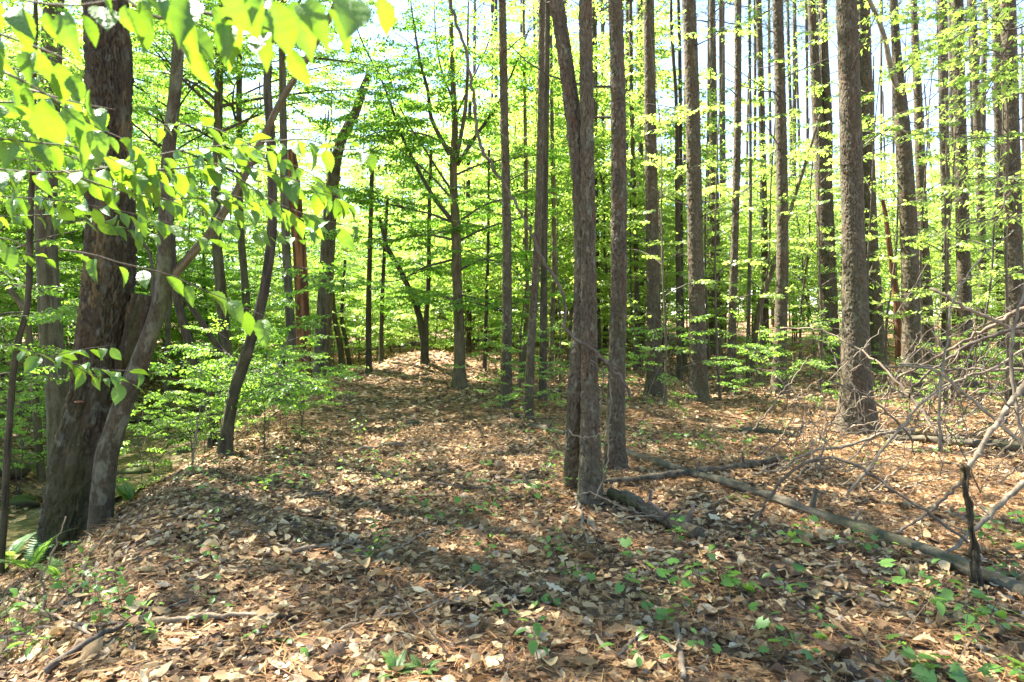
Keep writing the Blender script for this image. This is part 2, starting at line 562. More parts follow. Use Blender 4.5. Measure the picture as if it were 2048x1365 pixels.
def cells(u, v, nu, seed):
    """jittered cells on a cylinder; u in cells (wraps at nu), v in cells; returns F1, F2 and a random number per cell"""
    iu = np.floor(u); iv = np.floor(v)
    f1 = np.full(u.shape, 9.0); f2 = f1.copy(); rid = np.zeros(u.shape); du = f1 * 0; dv = f1 * 0
    for a in (-1, 0, 1):
        for b in (-1, 0, 1):
            cu = iu + a; cv = iv + b
            w = np.mod(cu, nu)
            x = cu + 0.1 + 0.8 * hsh(w, cv, seed); y = cv + 0.05 + 0.9 * hsh(w, cv, seed + 5)
            ex = u - x; ey = v - y
            dd = np.sqrt(ex * ex + ey * ey)
            n = dd < f1
            f2 = np.where(n, f1, np.minimum(f2, dd))
            rid = np.where(n, hsh(w, cv, seed + 9), rid); du = np.where(n, ex, du); dv = np.where(n, ey, dv)
            f1 = np.where(n, dd, f1)
    return f1, f2, rid, du, dv


def lerp(a, b, t):
    return a + (np.asarray(b) - a) * t[..., None]


def trunk(P, D, kind, res, zvis, seed, flare=0.35, sides=None, moss=0.5, cavity=None):
    """a bark-covered stem along P (world points, base first) with diameters D; returns an MB in world space"""
    P = np.asarray(P, float); D = np.asarray(D, float)
    L = np.concatenate([[0], np.cumsum(np.linalg.norm(np.diff(P, axis=0), axis=1))])
    sv = np.interp(zvis, P[:, 2], L) if P[-1, 2] > zvis else L[-1]
    s = np.arange(0, sv, res)
    if sv < L[-1]: s = np.concatenate([s, np.linspace(sv, L[-1], max(3, int((L[-1] - sv) / 0.5)))])
    else: s = np.append(s, L[-1])
    Q, _ = curve(P, s)
    dia = np.interp(s, L, D)
    rm = float(np.mean(D[:3])) / 2
    n = sides or int(max(8, min(150, 2 * np.pi * rm / res)))
    T, B, N = frames(Q)
    th = np.linspace(0, 2 * np.pi, n, endpoint=False)
    S, TH = np.meshgrid(s, th, indexing='ij')
    circ = 2 * np.pi * rm
    z = Q[:, 2][:, None] - P[0, 2] + 0 * TH
    big = res > 0.035
    if kind == 'pine':
        nu = max(5, int(round(circ / PINE['cu'])))
        u = TH / (2 * np.pi) * nu; v = S / PINE['cv']
        wa = fbm(u * 1.1, v * 1.4, seed + 3, 3, nu) - 0.5; wb = fbm(u * 1.3, v * 1.2, seed + 6, 3, nu) - 0.5
        f1, f2, rid, du, dv = cells(u + 0.8 * wa, v + 0.9 * wb, nu, seed)
        g1, g2, gid, _, _ = cells(2 * u + 1.6 * wb, v * 2.3 + 1.6 * wa, 2 * nu, seed + 40)
        e = ss(0.01, 0.15, f2 - f1)
        e = 1 - (1 - e) * (0.25 + 0.75 * ss(0.25, 0.75, np.abs(du) / (np.abs(du) + np.abs(dv) + 1e-6))) * (0.45 + 0.55 * ss(0.35, 0.6, fbm(u * 0.8, v * 0.6, seed + 91, 2)))
        e2 = ss(0.0, 0.14, g2 - g1)
        fine = fbm(u * 4, v * 4, seed + 31, 3, nu * 4)
        dep = PINE['depth'] if not big else 0.005
        lump = fbm(TH / (2 * np.pi) * 4, S * 2.5, seed + 61, 2, 4) - 0.5
        disp = dep * (e * (0.75 + 0.5 * rid) - 1.75) + dep * e * (0.25 * e2 + 0.55 * gid) + dep * 0.5 * e * (du * (rid - 0.5) * 2 - dv * 0.6) + dep * 0.55 * (fine - 0.5) + 0.06 * rm * lump
        e = e * (0.7 + 0.3 * e2)
        base = np.array([0.155, 0.122, 0.084])
        col = lerp(np.broadcast_to(base, S.shape + (3,)), [0.24, 0.21, 0.165], ss(0.45, 1.0, 0.5 * rid + 0.5 * gid))
        col = lerp(col, [0.20, 0.105, 0.062], ss(0.56, 0.70, fbm(u * 0.45, v * 0.35, seed + 81, 3)) * ss(0.2, 0.8, gid) * 0.8)
        col = lerp(col, [0.05, 0.032, 0.022], (1 - e) * 0.9)
        big_n = fbm(TH / (2 * np.pi) * 4, S * 1.3, seed + 51, 3, 4)
        mo = ss(0.52, 0.70, big_n) * moss * (0.35 + 0.65 * ss(3.2, 0.4, z))
        col = lerp(col, [0.13, 0.135, 0.055], mo * 0.8 * (0.35 + 0.65 * e))
        li = ss(0.66, 0.74, fbm(u * 1.2, v * 1.0, seed + 71, 3, nu)) * e
        col = lerp(col, [0.30, 0.32, 0.25], li * 0.55) * 0.78
    elif kind == 'rough':
        nu = max(5, int(round(circ / 0.036)))
        u = TH / (2 * np.pi) * nu
        wob = fbm(u * 0.5, S * 5.0, seed + 2, 4, nu) - 0.5; wo2 = fbm(u * 0.7, S * 3.0, seed + 12, 4, nu) - 0.5
        f1, f2, rid, du, dv = cells(u + 2.6 * wob, S / 0.17 + 2.2 * wo2, nu, seed)
        e = ss(0.0, 0.30, f2 - f1)
        e = 1 - (1 - e) * ss(0.30, 0.55, fbm(u * 0.35, S * 2.5, seed + 22, 3))
        fine = fbm(u * 1.7, S * 14, seed + 31, 5)
        rid = 0.3 * rid + 0.7 * ss(0.3, 0.7, fbm(u * 0.6, S * 6, seed + 33, 4))
        lump = fbm(TH / (2 * np.pi) * 5, S * 2.2, seed + 4, 3, 5)
        disp = 0.022 * (e * (0.5 + 0.8 * rid) - 1.1) + 0.042 * (fine - 0.5) + 0.05 * rm / 0.2 * (lump - 0.5)
        col = lerp(np.broadcast_to([0.125, 0.092, 0.056], S.shape + (3,)), [0.215, 0.175, 0.125], ss(0.4, 1, rid))
        col = lerp(col, [0.045, 0.03, 0.018], (1 - e) * 0.85)
        bare = ss(0.60, 0.68, fbm(TH / (2 * np.pi) * 5 + 0.3, S * 1.5, seed + 8, 4, 5)) * ss(0.45, 0.6, fine)
        col = lerp(col, [0.42, 0.28, 0.13], bare * 0.9)
        disp = disp - 0.008 * bare
        mo = ss(0.54, 0.68, fbm(TH / (2 * np.pi) * 4, S * 1.1, seed + 51, 3, 4)) * moss * (0.4 + 0.6 * ss(2.2, 0.2, z))
        col = lerp(col, [0.11, 0.115, 0.03], mo * 0.7)
        li = ss(0.66, 0.72, fbm(TH / (2 * np.pi) * 16, S * 9, seed + 71, 3, 16))
        col = lerp(col, [0.30, 0.31, 0.27], li * 0.5) * 0.52
    elif kind == 'lichen':
        lump = fbm(TH / (2 * np.pi) * 4, S * 2.2, seed + 4, 3, 4)
        fine = fbm(TH / (2 * np.pi) * 40, S * 40, seed + 31, 3, 40)
        disp = 0.10 * rm * (lump - 0.5) + 0.006 * (fine - 0.5)
        col = lerp(np.broadcast_to([0.12, 0.095, 0.058], S.shape + (3,)), [0.18, 0.145, 0.095], ss(0.4, 0.6, fine))
        li = ss(0.56, 0.64, fbm(TH / (2 * np.pi) * 9, S * 7, seed + 71, 4, 9))
        col = lerp(col * 0.55, [0.26, 0.27, 0.22], li * 0.42)
        mo = ss(0.50, 0.64, fbm(TH / (2 * np.pi) * 4, S * 2, seed + 51, 3, 4)) * moss * (0.3 + 0.7 * ss(3.0, 0.3, z))
        col = lerp(col, [0.11, 0.13, 0.03], mo * 0.8)
    elif kind == 'peeled':
        nu = 24
        fine = fbm(TH / (2 * np.pi) * nu, S * 2.2, seed + 31, 4, nu)
        disp = 0.016 * (fine - 0.5) + 0.06 * rm * (fbm(TH / (2 * np.pi) * 4, S * 1.5, seed, 3, 4) - 0.5)
        col = lerp(np.broadcast_to([0.12, 0.05, 0.026], S.shape + (3,)), [0.32, 0.15, 0.07], ss(0.38, 0.62, fine))
    else:                                               # furrowed grey bark
        nu = max(6, int(round(circ / 0.045)))
        fine = fbm(TH / (2 * np.pi) * nu, S * 5, seed + 31, 4, nu)
        rg = 1 - np.abs(2 * vn(TH / (2 * np.pi) * nu + 0.8 * fbm(TH / (2 * np.pi) * 6, S * 4, seed + 1, 2, 6), S * 3.5, seed + 2, nu) - 1)
        dep = 0.010 if not big else 0.005
        disp = dep * (rg - 0.5) + 0.008 * (fine - 0.5) + 0.05 * rm * (fbm(TH / (2 * np.pi) * 4, S * 1.5, seed, 3, 4) - 0.5)
        cc = dict(grey=([0.085, 0.07, 0.052], [0.17, 0.15, 0.12]), dark=([0.05, 0.038, 0.028], [0.11, 0.088, 0.066]), tan=([0.12, 0.09, 0.055], [0.21, 0.17, 0.11])).get(kind, ([0.07, 0.055, 0.04], [0.15, 0.125, 0.095]))
        col = lerp(np.broadcast_to(np.array(cc[0]), S.shape + (3,)), cc[1], ss(0.3, 0.8, rg * 0.6 + fine * 0.4))
        mo = ss(0.46, 0.64, fbm(TH / (2 * np.pi) * 4, S * 1.3, seed + 51, 3, 4)) * moss * (0.35 + 0.65 * ss(2.5, 0.2, z))
        col = lerp(col, [0.10, 0.115, 0.03], mo * 0.8)
    rad = dia[:, None] / 2 * (1 + flare * np.exp(-np.maximum(z, 0) / (0.9 * D[0])) * (0.7 + 0.6 * vn(TH / (2 * np.pi) * 5, TH * 0, seed + 13, 5)))
    vis = (S < sv + 1e-6)
    rad = rad + np.where(vis, disp, disp * 0.3)
    if cavity:
        for (cth, cs, wth, wsv, dp) in cavity:
            dt = np.angle(np.exp(1j * (TH - cth)))
            rad = rad - dp * np.exp(-((dt / wth) ** 4 + ((S - cs) / wsv) ** 4))
    V = Q[:, None] + rad[..., None] * (np.cos(TH)[..., None] * B[:, None] + np.sin(TH)[..., None] * N[:, None])
    m = len(s)
    i, j = np.meshgrid(np.arange(m - 1), np.arange(n), indexing='ij')
    qd = np.stack([i * n + j, i * n + (j + 1) % n, (i + 1) * n + (j + 1) % n, (i + 1) * n + j], -1).reshape(-1, 4)
    mb = MB()
    V = np.concatenate([V.reshape(-1, 3), Q[-1:]]); col = np.concatenate([col.reshape(-1, 3), col[-1, :1]])
    tr = [(m * n, (m - 1) * n + k, (m - 1) * n + (k + 1) % n) for k in range(n)]
    mb.add2(V, qd, tr, 0, np.clip(col, 0.01, 0.9))
    return mb


# ------------------------------------------------------------------ leaves
LEAF6 = (np.array([[0, 0, 0], [0.28, 0.27, 0.06], [0.66, 0.25, 0.05], [1, 0, -0.06], [0.66, -0.25, 0.05], [0.28, -0.27, 0.06]]), np.array([[0, 1, 2, 3], [0, 3, 4, 5]]))
LEAF4 = (np.array([[0, 0, 0], [0.45, 0.30, 0.05], [1, 0, -0.04], [0.45, -0.30, 0.05]]), np.array([[0, 1, 2], [0, 2, 3]]))
NARROW = (np.array([[0, 0, 0], [0.35, 0.13, 0.03], [0.7, 0.11, 0.02], [1, 0, -0.08], [0.7, -0.11, 0.02], [0.35, -0.13, 0.03]]), np.array([[0, 1, 2, 3], [0, 3, 4, 5]]))


def star_leaf():
    """five-pointed lobed leaf (maple, sweetgum) as a fan about the leaf base"""
    pts = [(0, 0)]
    out = [(0.02, 0.06), (0.10, 0.42), (0.30, 0.20), (0.62, 0.46), (0.58, 0.14), (1.0, 0.0), (0.58, -0.14), (0.62, -0.46), (0.30, -0.20), (0.10, -0.42), (0.02, -0.06)]
    V = [[0.25, 0, 0.03]] + [[a, b, -0.10 * (abs(b) + max(0, a - 0.6))] for a, b in out]
    n = len(out)
    return np.array(V), np.array([[0, k, k + 1] for k in range(1, n)])


def grape_leaf():
    """round toothed leaf with a notch at the stalk (wild grape)"""
    out = []
    for k in range(17):
        t = -2.75 + 5.5 * k / 16
        r = 0.5 * (1 + 0.13 * (1 if k % 2 == 0 else -0.6)) * (1.05 - 0.12 * abs(math.sin(t)) + (0.16 if k == 8 else 0))
        out.append((0.42 + r * math.cos(t), r * math.sin(t)))
    V = [[0.3, 0, 0.02]] + [[a, b, 0.05 - 0.22 * b * b - 0.10 * max(0, a - 0.5)] for a, b in out]
    return np.array(V), np.array([[0, k, k + 1] for k in range(1, 17)])


STAR, GRAPE = star_leaf(), grape_leaf()


def put_leaves(mb, P, D, N, S, tmpl=LEAF6, mat=1):
    V0, f = tmpl
    D = unit(D); N = unit(N - np.sum(N * D, -1, keepdims=True) * D); B = np.cross(N, D)
    S = np.asarray(S, float)
    V = P[:, None] + S[:, None, None] * (V0[None, :, 0, None] * D[:, None] + V0[None, :, 1, None] * B[:, None] + V0[None, :, 2, None] * N[:, None])
    k = len(V0)
    FF = (f[None] + (np.arange(len(P)) * k)[:, None, None]).reshape(-1, f.shape[1])
    mb.add(V.reshape(-1, 3), FF, mat)


def make_spray(rng, L=1.0, leaf=0.075, side=7, lat=0.5):
    """a flat leafy side branch along +x: leaf positions, directions, normals, sizes and its twigs"""
    P, D, N, S, tw = [], [], [], [], []
    def at(t): return np.array([t * L, 0.04 * math.sin(t * 5), -0.10 * L * t * t])
    tw.append((np.array([at(t) for t in np.linspace(0, 1, 5)]), 0.004))
    for k in range(side * 2 + 1):
        t = 0.10 + 0.88 * k / (side * 2)
        sg = 1 if k % 2 else -1
        o = at(t)
        ang = sg * (R(48) + rng.normal(0, 0.15)) if k < side * 2 else 0
        l = L * lat * (1 - 0.62 * t) * rng.uniform(0.75, 1.15)
        dr = np.array([math.cos(ang), math.sin(ang), rng.normal(0.0, 0.10)])
        tw.append((np.array([o, o + dr * l * 0.5 + [0, 0, 0.01], o + dr * l + [0, 0, -0.05 * l]]), 0.0022))
        m = max(2, int(l / (leaf * 0.62)))
        for a in range(m):
            f = (a + 0.7) / m
            s2 = 1 if a % 2 else -1
            la = ang + s2 * R(50) * (0 if a == m - 1 else 1) + rng.normal(0, 0.25)
            P.append(o + dr * l * f + [0, 0, -0.05 * l * f * f + rng.normal(0, 0.012)])
            D.append([math.cos(la), math.sin(la), -0.55 + rng.normal(0, 0.4)])
            N.append([rng.normal(0, 0.5), rng.normal(0, 0.5), 1])
            S.append(leaf * rng.uniform(0.65, 1.2))
    return np.array(P), unit(D), unit(N), np.array(S), tw


_r = np.random.default_rng(3)
SPRAYS = [make_spray(_r, 1.0, 0.088, 7) for _ in range(5)]
SPARSE = [make_spray(_r, 0.8, 0.085, 4, 0.42) for _ in range(4)]
SMALL = [make_spray(_r, 0.5, 0.055, 5, 0.5) for _ in range(4)]


def rot(az, pitch, roll):
    ca, sa = math.cos(az), math.sin(az); cp, sp = math.cos(pitch), math.sin(pitch); cr, sr = math.cos(roll), math.sin(roll)
    A = np.array([[ca, -sa, 0], [sa, ca, 0], [0, 0, 1]]); B = np.array([[cp, 0, -sp], [0, 1, 0], [sp, 0, cp]]); C = np.array([[1, 0, 0], [0, cr, -sr], [0, sr, cr]])
    return A @ B @ C


class Crown:
    """gathers limbs, twigs and leaves of one tree"""
    def __init__(self, sprays, rng, twigs=True):
        self.mb = MB(); self.sp = sprays; self.rng = rng; self.A = [[], [], [], []]; self.twigs = twigs

    def spray(self, o, az, pitch, roll, s):
        P, D, N, S, tw = self.sp[int(self.rng.integers(len(self.sp)))]
        m = rot(az, pitch, roll)
        self.A[0].append(P @ m.T * s + o); self.A[1].append(D @ m.T); self.A[2].append(N @ m.T); self.A[3].append(S * (0.55 + 0.45 * s))
        if self.twigs:
            for pts, r in tw[:1] if self.twigs == 1 else tw:
                tube(self.mb, pts @ m.T * s + o, r * (0.6 + 0.4 * s), 3, 0, cap=False)

    def limb(self, pts, r0, r1, gap=0.4, start=0.25, ss_=(0.6, 1.0), sides=5, draw=True, up=0.08):
        pts = np.asarray(pts, float)
        L = float(np.sum(np.linalg.norm(np.diff(pts, axis=0), axis=1)))
        m = max(6, int(L / 0.3))
        Q, _ = curve(pts, m)
        if draw: tube(self.mb, Q, np.linspace(r0, r1, m), sides, 0)
        n = max(2, int(L * (1 - start) / gap))
        for k in range(n):
            f = start + (1 - start) * (k + self.rng.uniform(0.2, 0.9)) / n
            x = f * (m - 1); i = min(int(x), m - 2)
            o = Q[i] + (Q[i + 1] - Q[i]) * (x - i)
            t = Q[i + 1] - Q[i]
            az = math.atan2(t[1], t[0]) + (1 if k % 2 else -1) * R(self.rng.uniform(35, 75))
            self.spray(o, az, up + self.rng.normal(0, 0.14), self.rng.normal(0, 0.2), self.rng.uniform(*ss_) * (1.1 - 0.4 * f))
        t = Q[-1] - Q[-2]
        self.spray(Q[-1], math.atan2(t[1], t[0]), up * 0.5 + self.rng.normal(0, 0.1), self.rng.normal(0, 0.15), self.rng.uniform(*ss_) * 0.75)

    def done(self, tmpl=LEAF6):
        if self.A[0]:
            put_leaves(self.mb, *[np.concatenate(a) for a in self.A], tmpl, 1)
        return self.mb


def limb_path(o, az, e0, e1, L, rng, n=6):
    pts = [np.array(o, float)]
    for k in range(n):
        e = e0 + (e1 - e0) * k / (n - 1)
        az += rng.normal(0, 0.12)
        pts.append(pts[-1] + L / n * np.array([math.cos(az) * math.cos(e), math.sin(az) * math.cos(e), math.sin(e)]))
    return np.array(pts)


def broadleaf(H, hb, nl, Lmax, rng, sprays=None, gap=0.42, r0=0.05, bend=0.25, e0=(25, 55), tmpl=LEAF6, leafmat='leaf_wood', sz=(0.6, 1.0)):
    """returns (trunk mesh, crown mesh) of an understory tree standing at the origin"""
    pts = [np.zeros(3)]
    dx, dy = rng.normal(0, bend), rng.normal(0, bend)
    for k in range(1, 7):
        t = k / 6
        pts.append(np.array([dx * t * t + rng.normal(0, 0.05) * bend * 2, dy * t + rng.normal(0, 0.05) * bend * 2, H * t]))
    Q, _ = curve(pts, 28)
    tm = MB()
    tube(tm, np.concatenate([[Q[0] - [0, 0, 0.15]], Q]), np.concatenate([[r0 * 1.35], r0 * (1.25 * np.exp(-np.linspace(0, 1, 28) * 14) * 0.25 + 1 - 0.88 * np.linspace(0, 1, 28))]), 8)
    c = Crown(sprays or SPRAYS, rng, 1)
    az = rng.uniform(0, 6.28)
    for k in range(nl):
        t = (k + rng.uniform(0, 0.8)) / nl
        h = hb + (H * 0.97 - hb) * t
        az += 2.4 + rng.normal(0, 0.3)
        L = Lmax * (1 - t) ** 0.55 * rng.uniform(0.7, 1.15) * (0.75 + 0.6 * min(1, t * 4)) + 0.25
        o = np.array([np.interp(h, Q[:, 2], Q[:, 0]), np.interp(h, Q[:, 2], Q[:, 1]), h])
        rr = r0 * (1 - 0.85 * h / H) * 0.38
        c.limb(limb_path(o, az, R(rng.uniform(*e0)), R(rng.uniform(-8, 14)), L, rng), rr + 0.003, 0.003, gap, 0.22, sz, 4)
    c.spray(Q[-1], rng.uniform(0, 6), 0.8, 0, 0.7)
    return tm.mesh('trunk', [M['sapling_bark']]), c.done(tmpl).mesh('crown', [M['limb'], M[leafmat]], smooth=False)


def pine_crown(rng, nb=34, h=7.0, rad=2.3):
    """needle crown from z=0 up to z=h around a stem at the origin"""
    mb = MB()
    P, D, N, S = [], [], [], []
    az = 0
    tube(mb, np.array([[0, 0, -0.3], [0.03, 0, h * 0.5], [0, 0.02, h]]), np.array([0.09, 0.06, 0.012]), 6)
    for k in range(nb):
        t = k / nb
        az += 2.4 + rng.normal(0, 0.3)
        L = rad * (1 - t) ** 0.6 * rng.uniform(0.7, 1.1) + 0.4
        pts = limb_path([0, 0, h * t * 0.95], az, R(rng.uniform(5, 35)), R(rng.uniform(10, 35)), L, rng, 5)
        tube(mb, pts, np.linspace(0.028, 0.006, 6), 4, 0, cap=False)
        m = int(L / 0.16)
        for a in range(m):
            f = 0.30 + 0.7 * (a + rng.uniform(0, 1)) / m
            x = f * 5; i = min(int(x), 4)
            o = pts[i] + (pts[i + 1] - pts[i]) * (x - i) + rng.normal(0, 0.13 * L / 2, 3)
            dr = unit(pts[i + 1] - pts[i])
            for _ in range(14):
                P.append(o); D.append(dr * 0.5 + rng.normal(0, 0.6, 3)); N.append(rng.normal(0, 1, 3)); S.append(rng.uniform(0.16, 0.24))
    V0 = np.array([[0, 0.028, 0], [0, -0.028, 0], [1, 0, 0]])
    put_leaves(mb, np.array(P), np.array(D), np.array(N), np.array(S), (V0, np.array([[0, 1, 2]])), 1)
    return mb.mesh('crown', [M['limb'], M['needle']], smooth=False)


LIGHT_CROWNS = [pine_crown(np.random.default_rng(80 + k), 20, 6.0, 2.0) for k in range(2)]
PINE_CROWNS = [pine_crown(np.random.default_rng(50 + k)) for k in range(3)]
rg = np.random.default_rng(21)
TALL = [broadleaf(11.0, 1.6, 40, 2.8, rg, r0=0.052, bend=0.45, gap=0.42) for k in range(4)]
MID = [broadleaf(6.5, 0.7, 28, 1.9, rg, r0=0.035, bend=0.35, leafmat='leaf_wood', gap=0.38) for k in range(3)]
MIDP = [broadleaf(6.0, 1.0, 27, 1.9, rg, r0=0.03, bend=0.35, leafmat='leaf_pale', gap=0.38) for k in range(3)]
THIN = [broadleaf(6.5, 0.6, 11, 0.8, rg, SPARSE, gap=0.5, r0=0.022, bend=0.35, leafmat='leaf_pale', sz=(0.5, 0.8), tmpl=NARROW if k == 2 else STAR) for k in range(3)]
SHRUB = [broadleaf(1.5, 0.25, 8, 0.55, rg, SMALL, gap=0.36, r0=0.009, bend=0.2, leafmat='leaf_wood', sz=(0.5, 0.9)) for k in range(4)]
BUSH = [broadleaf(3.0, 0.3, 14, 1.1, rg, SPRAYS, gap=0.5, r0=0.02, bend=0.3, leafmat='leaf_beech', sz=(0.5, 0.85)) for k in range(3)]
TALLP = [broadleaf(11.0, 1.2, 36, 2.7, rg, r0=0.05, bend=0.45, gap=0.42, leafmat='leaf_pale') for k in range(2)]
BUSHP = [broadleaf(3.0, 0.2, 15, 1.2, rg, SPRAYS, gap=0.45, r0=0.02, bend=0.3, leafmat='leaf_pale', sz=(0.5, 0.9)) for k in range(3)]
HARD = [broadleaf(9.0, 0.0, 46, 3.8, rg, r0=0.10, bend=0.3, e0=(10, 45), leafmat='leaf_wood', gap=0.34) for k in range(2)]     # crown mass of a tall hardwood

# ------------------------------------------------------------------ the trees one can tell apart
HAND = []      # (px at eye level, phrase, depth) columns used to describe the woods behind


def stem_points(path, Y, base, ztop, lean=0.0):
    """photo pixels (base first) at depth Y -> world points and diameters, carried on above the frame to ztop"""
    P = [np.array([base[0], base[1], base[2] - 0.12])]; D = [path[0][2] / F * Y]
    for (px, py, w) in path[1:]:
        p = pix(px, py, Y); P.append(p); D.append(w / F * Y)
    if ztop and P[-1][2] < ztop:
        d = unit(P[-1] - P[-2]); d = unit(d + np.array([0, 0, 0.8]))
        top = P[-1][2]
        n = 3
        for k in range(1, n + 1):
            dz = (ztop - top) / n
            P.append(P[-1] + d / d[2] * dz); D.append(D[-1] * (0.78 if k < n else 0.5))
    return np.array(P), np.array(D)


TREE_N = [0]


def tree(name, label, cat, path, kind, depth=None, ztop=17.0, res=None, crown='pine', ch=None, group=None, phrase=None, moss=0.5, flare=0.8, cs=1.0, cavity=None, mat='bark'):
    TREE_N[0] += 1
    seed = 100 + TREE_N[0] * 7
    px, py, w = path[0]
    if depth: base = np.array([(px - CX) / F * depth, depth, gz1((px - CX) / F * depth, depth)])
    else: base = ground_hit(px, py)
    Yd = base[1]
    P, D = stem_points(path, Yd, base, ztop)
    r = res or max(0.008, Yd / 682 * 0.85)
    root = empty(name, base)
    tag(root, label, cat, group)
    zv = CH + 660 / F * Yd
    t = link('trunk', trunk(P, D, kind, r, zv, seed, flare, moss=moss, cavity=cavity).mesh('trunk', [M[mat]], colour=True, origin=base), root)
    if kind == 'pine' and Yd < 23 and ztop:
        rq = np.random.default_rng(seed)
        for q_ in range(9):
            z0 = rq.uniform(2.6, 9.5); o = np.array([np.interp(z0, P[:, 2], P[:, k]) for k in range(3)]) - base
            bp = limb_path(o, rq.uniform(0, 6.28), R(rq.uniform(-5, 35)), R(rq.uniform(5, 45)), rq.uniform(0.25, 1.7) * (0.5 + z0 / 10), rq, 5)
            bm = MB(); tube(bm, bp, np.linspace(0.014, 0.004, 6), 5)
            for w_ in range(3):
                i_ = int(rq.integers(2, 5)); tp_ = limb_path(bp[i_], rq.uniform(0, 6.28), R(rq.uniform(0, 40)), R(30), rq.uniform(0.2, 0.5), rq, 3); tube(bm, tp_, 0.003, 3, cap=False)
            link('branch', bm.mesh('branch', [M['limb']]), root)
    if crown:
        c0 = (ch or ztop - 6.0)
        o = np.array([np.interp(c0, P[:, 2], P[:, k]) for k in range(3)]) - base
        me = (PINE_CROWNS[TREE_N[0] % 3] if Yd < 13.5 else LIGHT_CROWNS[TREE_N[0] % 2]) if crown == 'pine' else HARD[TREE_N[0] % 2][1]
        c = link('crown', me, root, o)
        c.rotation_euler = (0, 0, TREE_N[0] * 1.9)
        c.scale = (cs, cs, cs)
    HAND.append((float(np.interp(1.5, P[:, 2], P[:, 0]) / Yd * F + CX), phrase or label, Yd))
    if phrase: LAND.append((phrase, base[0], base[1]))
    return root, P, D


G_P = 'tall pines on the right of the path'
G_H = 'hardwoods along the creek and path'

# two fused pines: two feet, one trunk at eye height, a fork above
base = ground_hit(1178, 1011); Yd = base[1]
root = empty('forked_pine', base)
tag(root, 'forked pine with plated bark, two stems parting above eye height, nearest of the pines', 'pine tree', G_P)
stA = [(1180, 1011, 50), (1180, 900, 42), (1180, 800, 37), (1178, 650, 33), (1177, 500, 30), (1174, 250, 28), (1171, 0, 27), (1170, -60, 26)]
P, D = stem_points(stA, Yd, base, 17)
link('stem', trunk(P, D, 'pine', 0.0075, CH + 660 / F * Yd, 501, 0.25, moss=0.6).mesh('stem', [M['bark']], colour=True, origin=base), root)
pc = link('crown', PINE_CROWNS[0], root, P[-2] - base - np.array([0, 0, 1.5]))
b2 = ground_hit(1148, 902)
stB = [(1148, 902, 44), (1154, 800, 40), (1163, 650, 36), (1166, 500, 36), (1160, 350, 36), (1146, 230, 33), (1128, 100, 31), (1113, 0, 29), (1105, -60, 29)]
P, D = stem_points(stB, Yd + 0.12, np.array([(1148 - CX) / F * (Yd + 0.5), Yd + 0.5, gz1(0.55, Yd + 0.5)]), 16)
D[0] *= 1.05
link('stem', trunk(P, D, 'pine', 0.0075, CH + 660 / F * Yd, 517, 0.25, moss=0.6).mesh('stem', [M['bark']], colour=True, origin=base), root)
pc = link('crown', PINE_CROWNS[1], root, P[-2] - base - np.array([0, 0, 1.5]))
LAND.append(('the forked pine', base[0], base[1])); HAND.append((1172, 'the forked pine', Yd))

tree('pine_tree', 'straight plated pine standing just right of the forked pine', 'pine tree', [(1229, 942, 42), (1231, 850, 37), (1235, 700, 34), (1238, 500, 33), (1237, 250, 31), (1231, 0, 29), (1230, -60, 29)], 'pine', group=G_P, phrase='the straight pine', moss=0.6)
tree('pine_tree', 'slim dark pine nearest the path, left of the two thin leaning stems', 'pine tree', [(1011, 818, 26), (1013, 700, 21), (1014, 500, 19), (1009, 250, 17), (1004, 0, 16), (1003, -50, 16)], 'pine', group=G_P, phrase='the slim path-side pine')
tree('pine_tree', 'thin pine leaning slightly right in front of a darker trunk', 'pine tree', [(1056, 840, 19), (1062, 700, 17), (1074, 500, 16), (1080, 300, 14), (1084, 0, 13), (1085, -50, 13)], 'pine', group=G_P, phrase='the thin leaning pine')
tree('pine_tree', 'dark trunk half hidden behind the thin leaning pine', 'pine tree', [(1085, 798, 15), (1087, 650, 14), (1089, 450, 13), (1092, 200, 12), (1095, 0, 11)], 'dark', group=G_P)
tree('young_tree', 'reddish slender trunk behind the dark half-hidden trunk', 'tree', [(1101, 762, 11), (1104, 650, 10), (1108, 500, 9), (1104, 250, 7), (1100, 0, 6)], 'tan', crown=None, group=G_P, ztop=12)
tree('young_tree', 'bare tan stem slanting right between slim pine and thin pine', 'tree', [(1041, 764, 13), (1049, 690, 10), (1054, 600, 8), (1052, 450, 7), (1050, 250, 6), (1047, 0, 5)], 'tan', crown=None, group=G_P, ztop=12)
tree('pine_tree', 'dark pine wrapped by a thin vine, right of the straight pine', 'pine tree', [(1308, 792, 31), (1309, 690, 28), (1305, 500, 26), (1301, 250, 24), (1297, 0, 22), (1296, -50, 22)], 'pine', group=G_P, phrase='the vine-wrapped pine', moss=0.3)
tree('pine_tree', 'grey brown pine with leafy seedlings round its foot, leaning a little left', 'pine tree', [(1397, 808, 36), (1396, 700, 33), (1391, 500, 31), (1386, 250, 29), (1378, 0, 27), (1376, -50, 27)], 'pine', group=G_P, phrase='the seedling-ringed pine', moss=0.4)
tree('pine_tree', 'slender dark pine leaning right, clean to its foot on open litter', 'pine tree', [(1458, 788, 21), (1463, 690, 18), (1469, 500, 15), (1475, 250, 15), (1476, 0, 14), (1477, -50, 14)], 'pine', group=G_P, phrase='the slender clean pine', moss=0.2)
tree('pine_tree', 'dark straight pine with a pale vine climbing its foot', 'pine tree', [(1557, 788, 28), (1561, 680, 25), (1565, 500, 23), (1562, 250, 22), (1555, 0, 21), (1553, -50, 21)], 'pine', group=G_P, phrase='the pale-vined pine', moss=0.2)
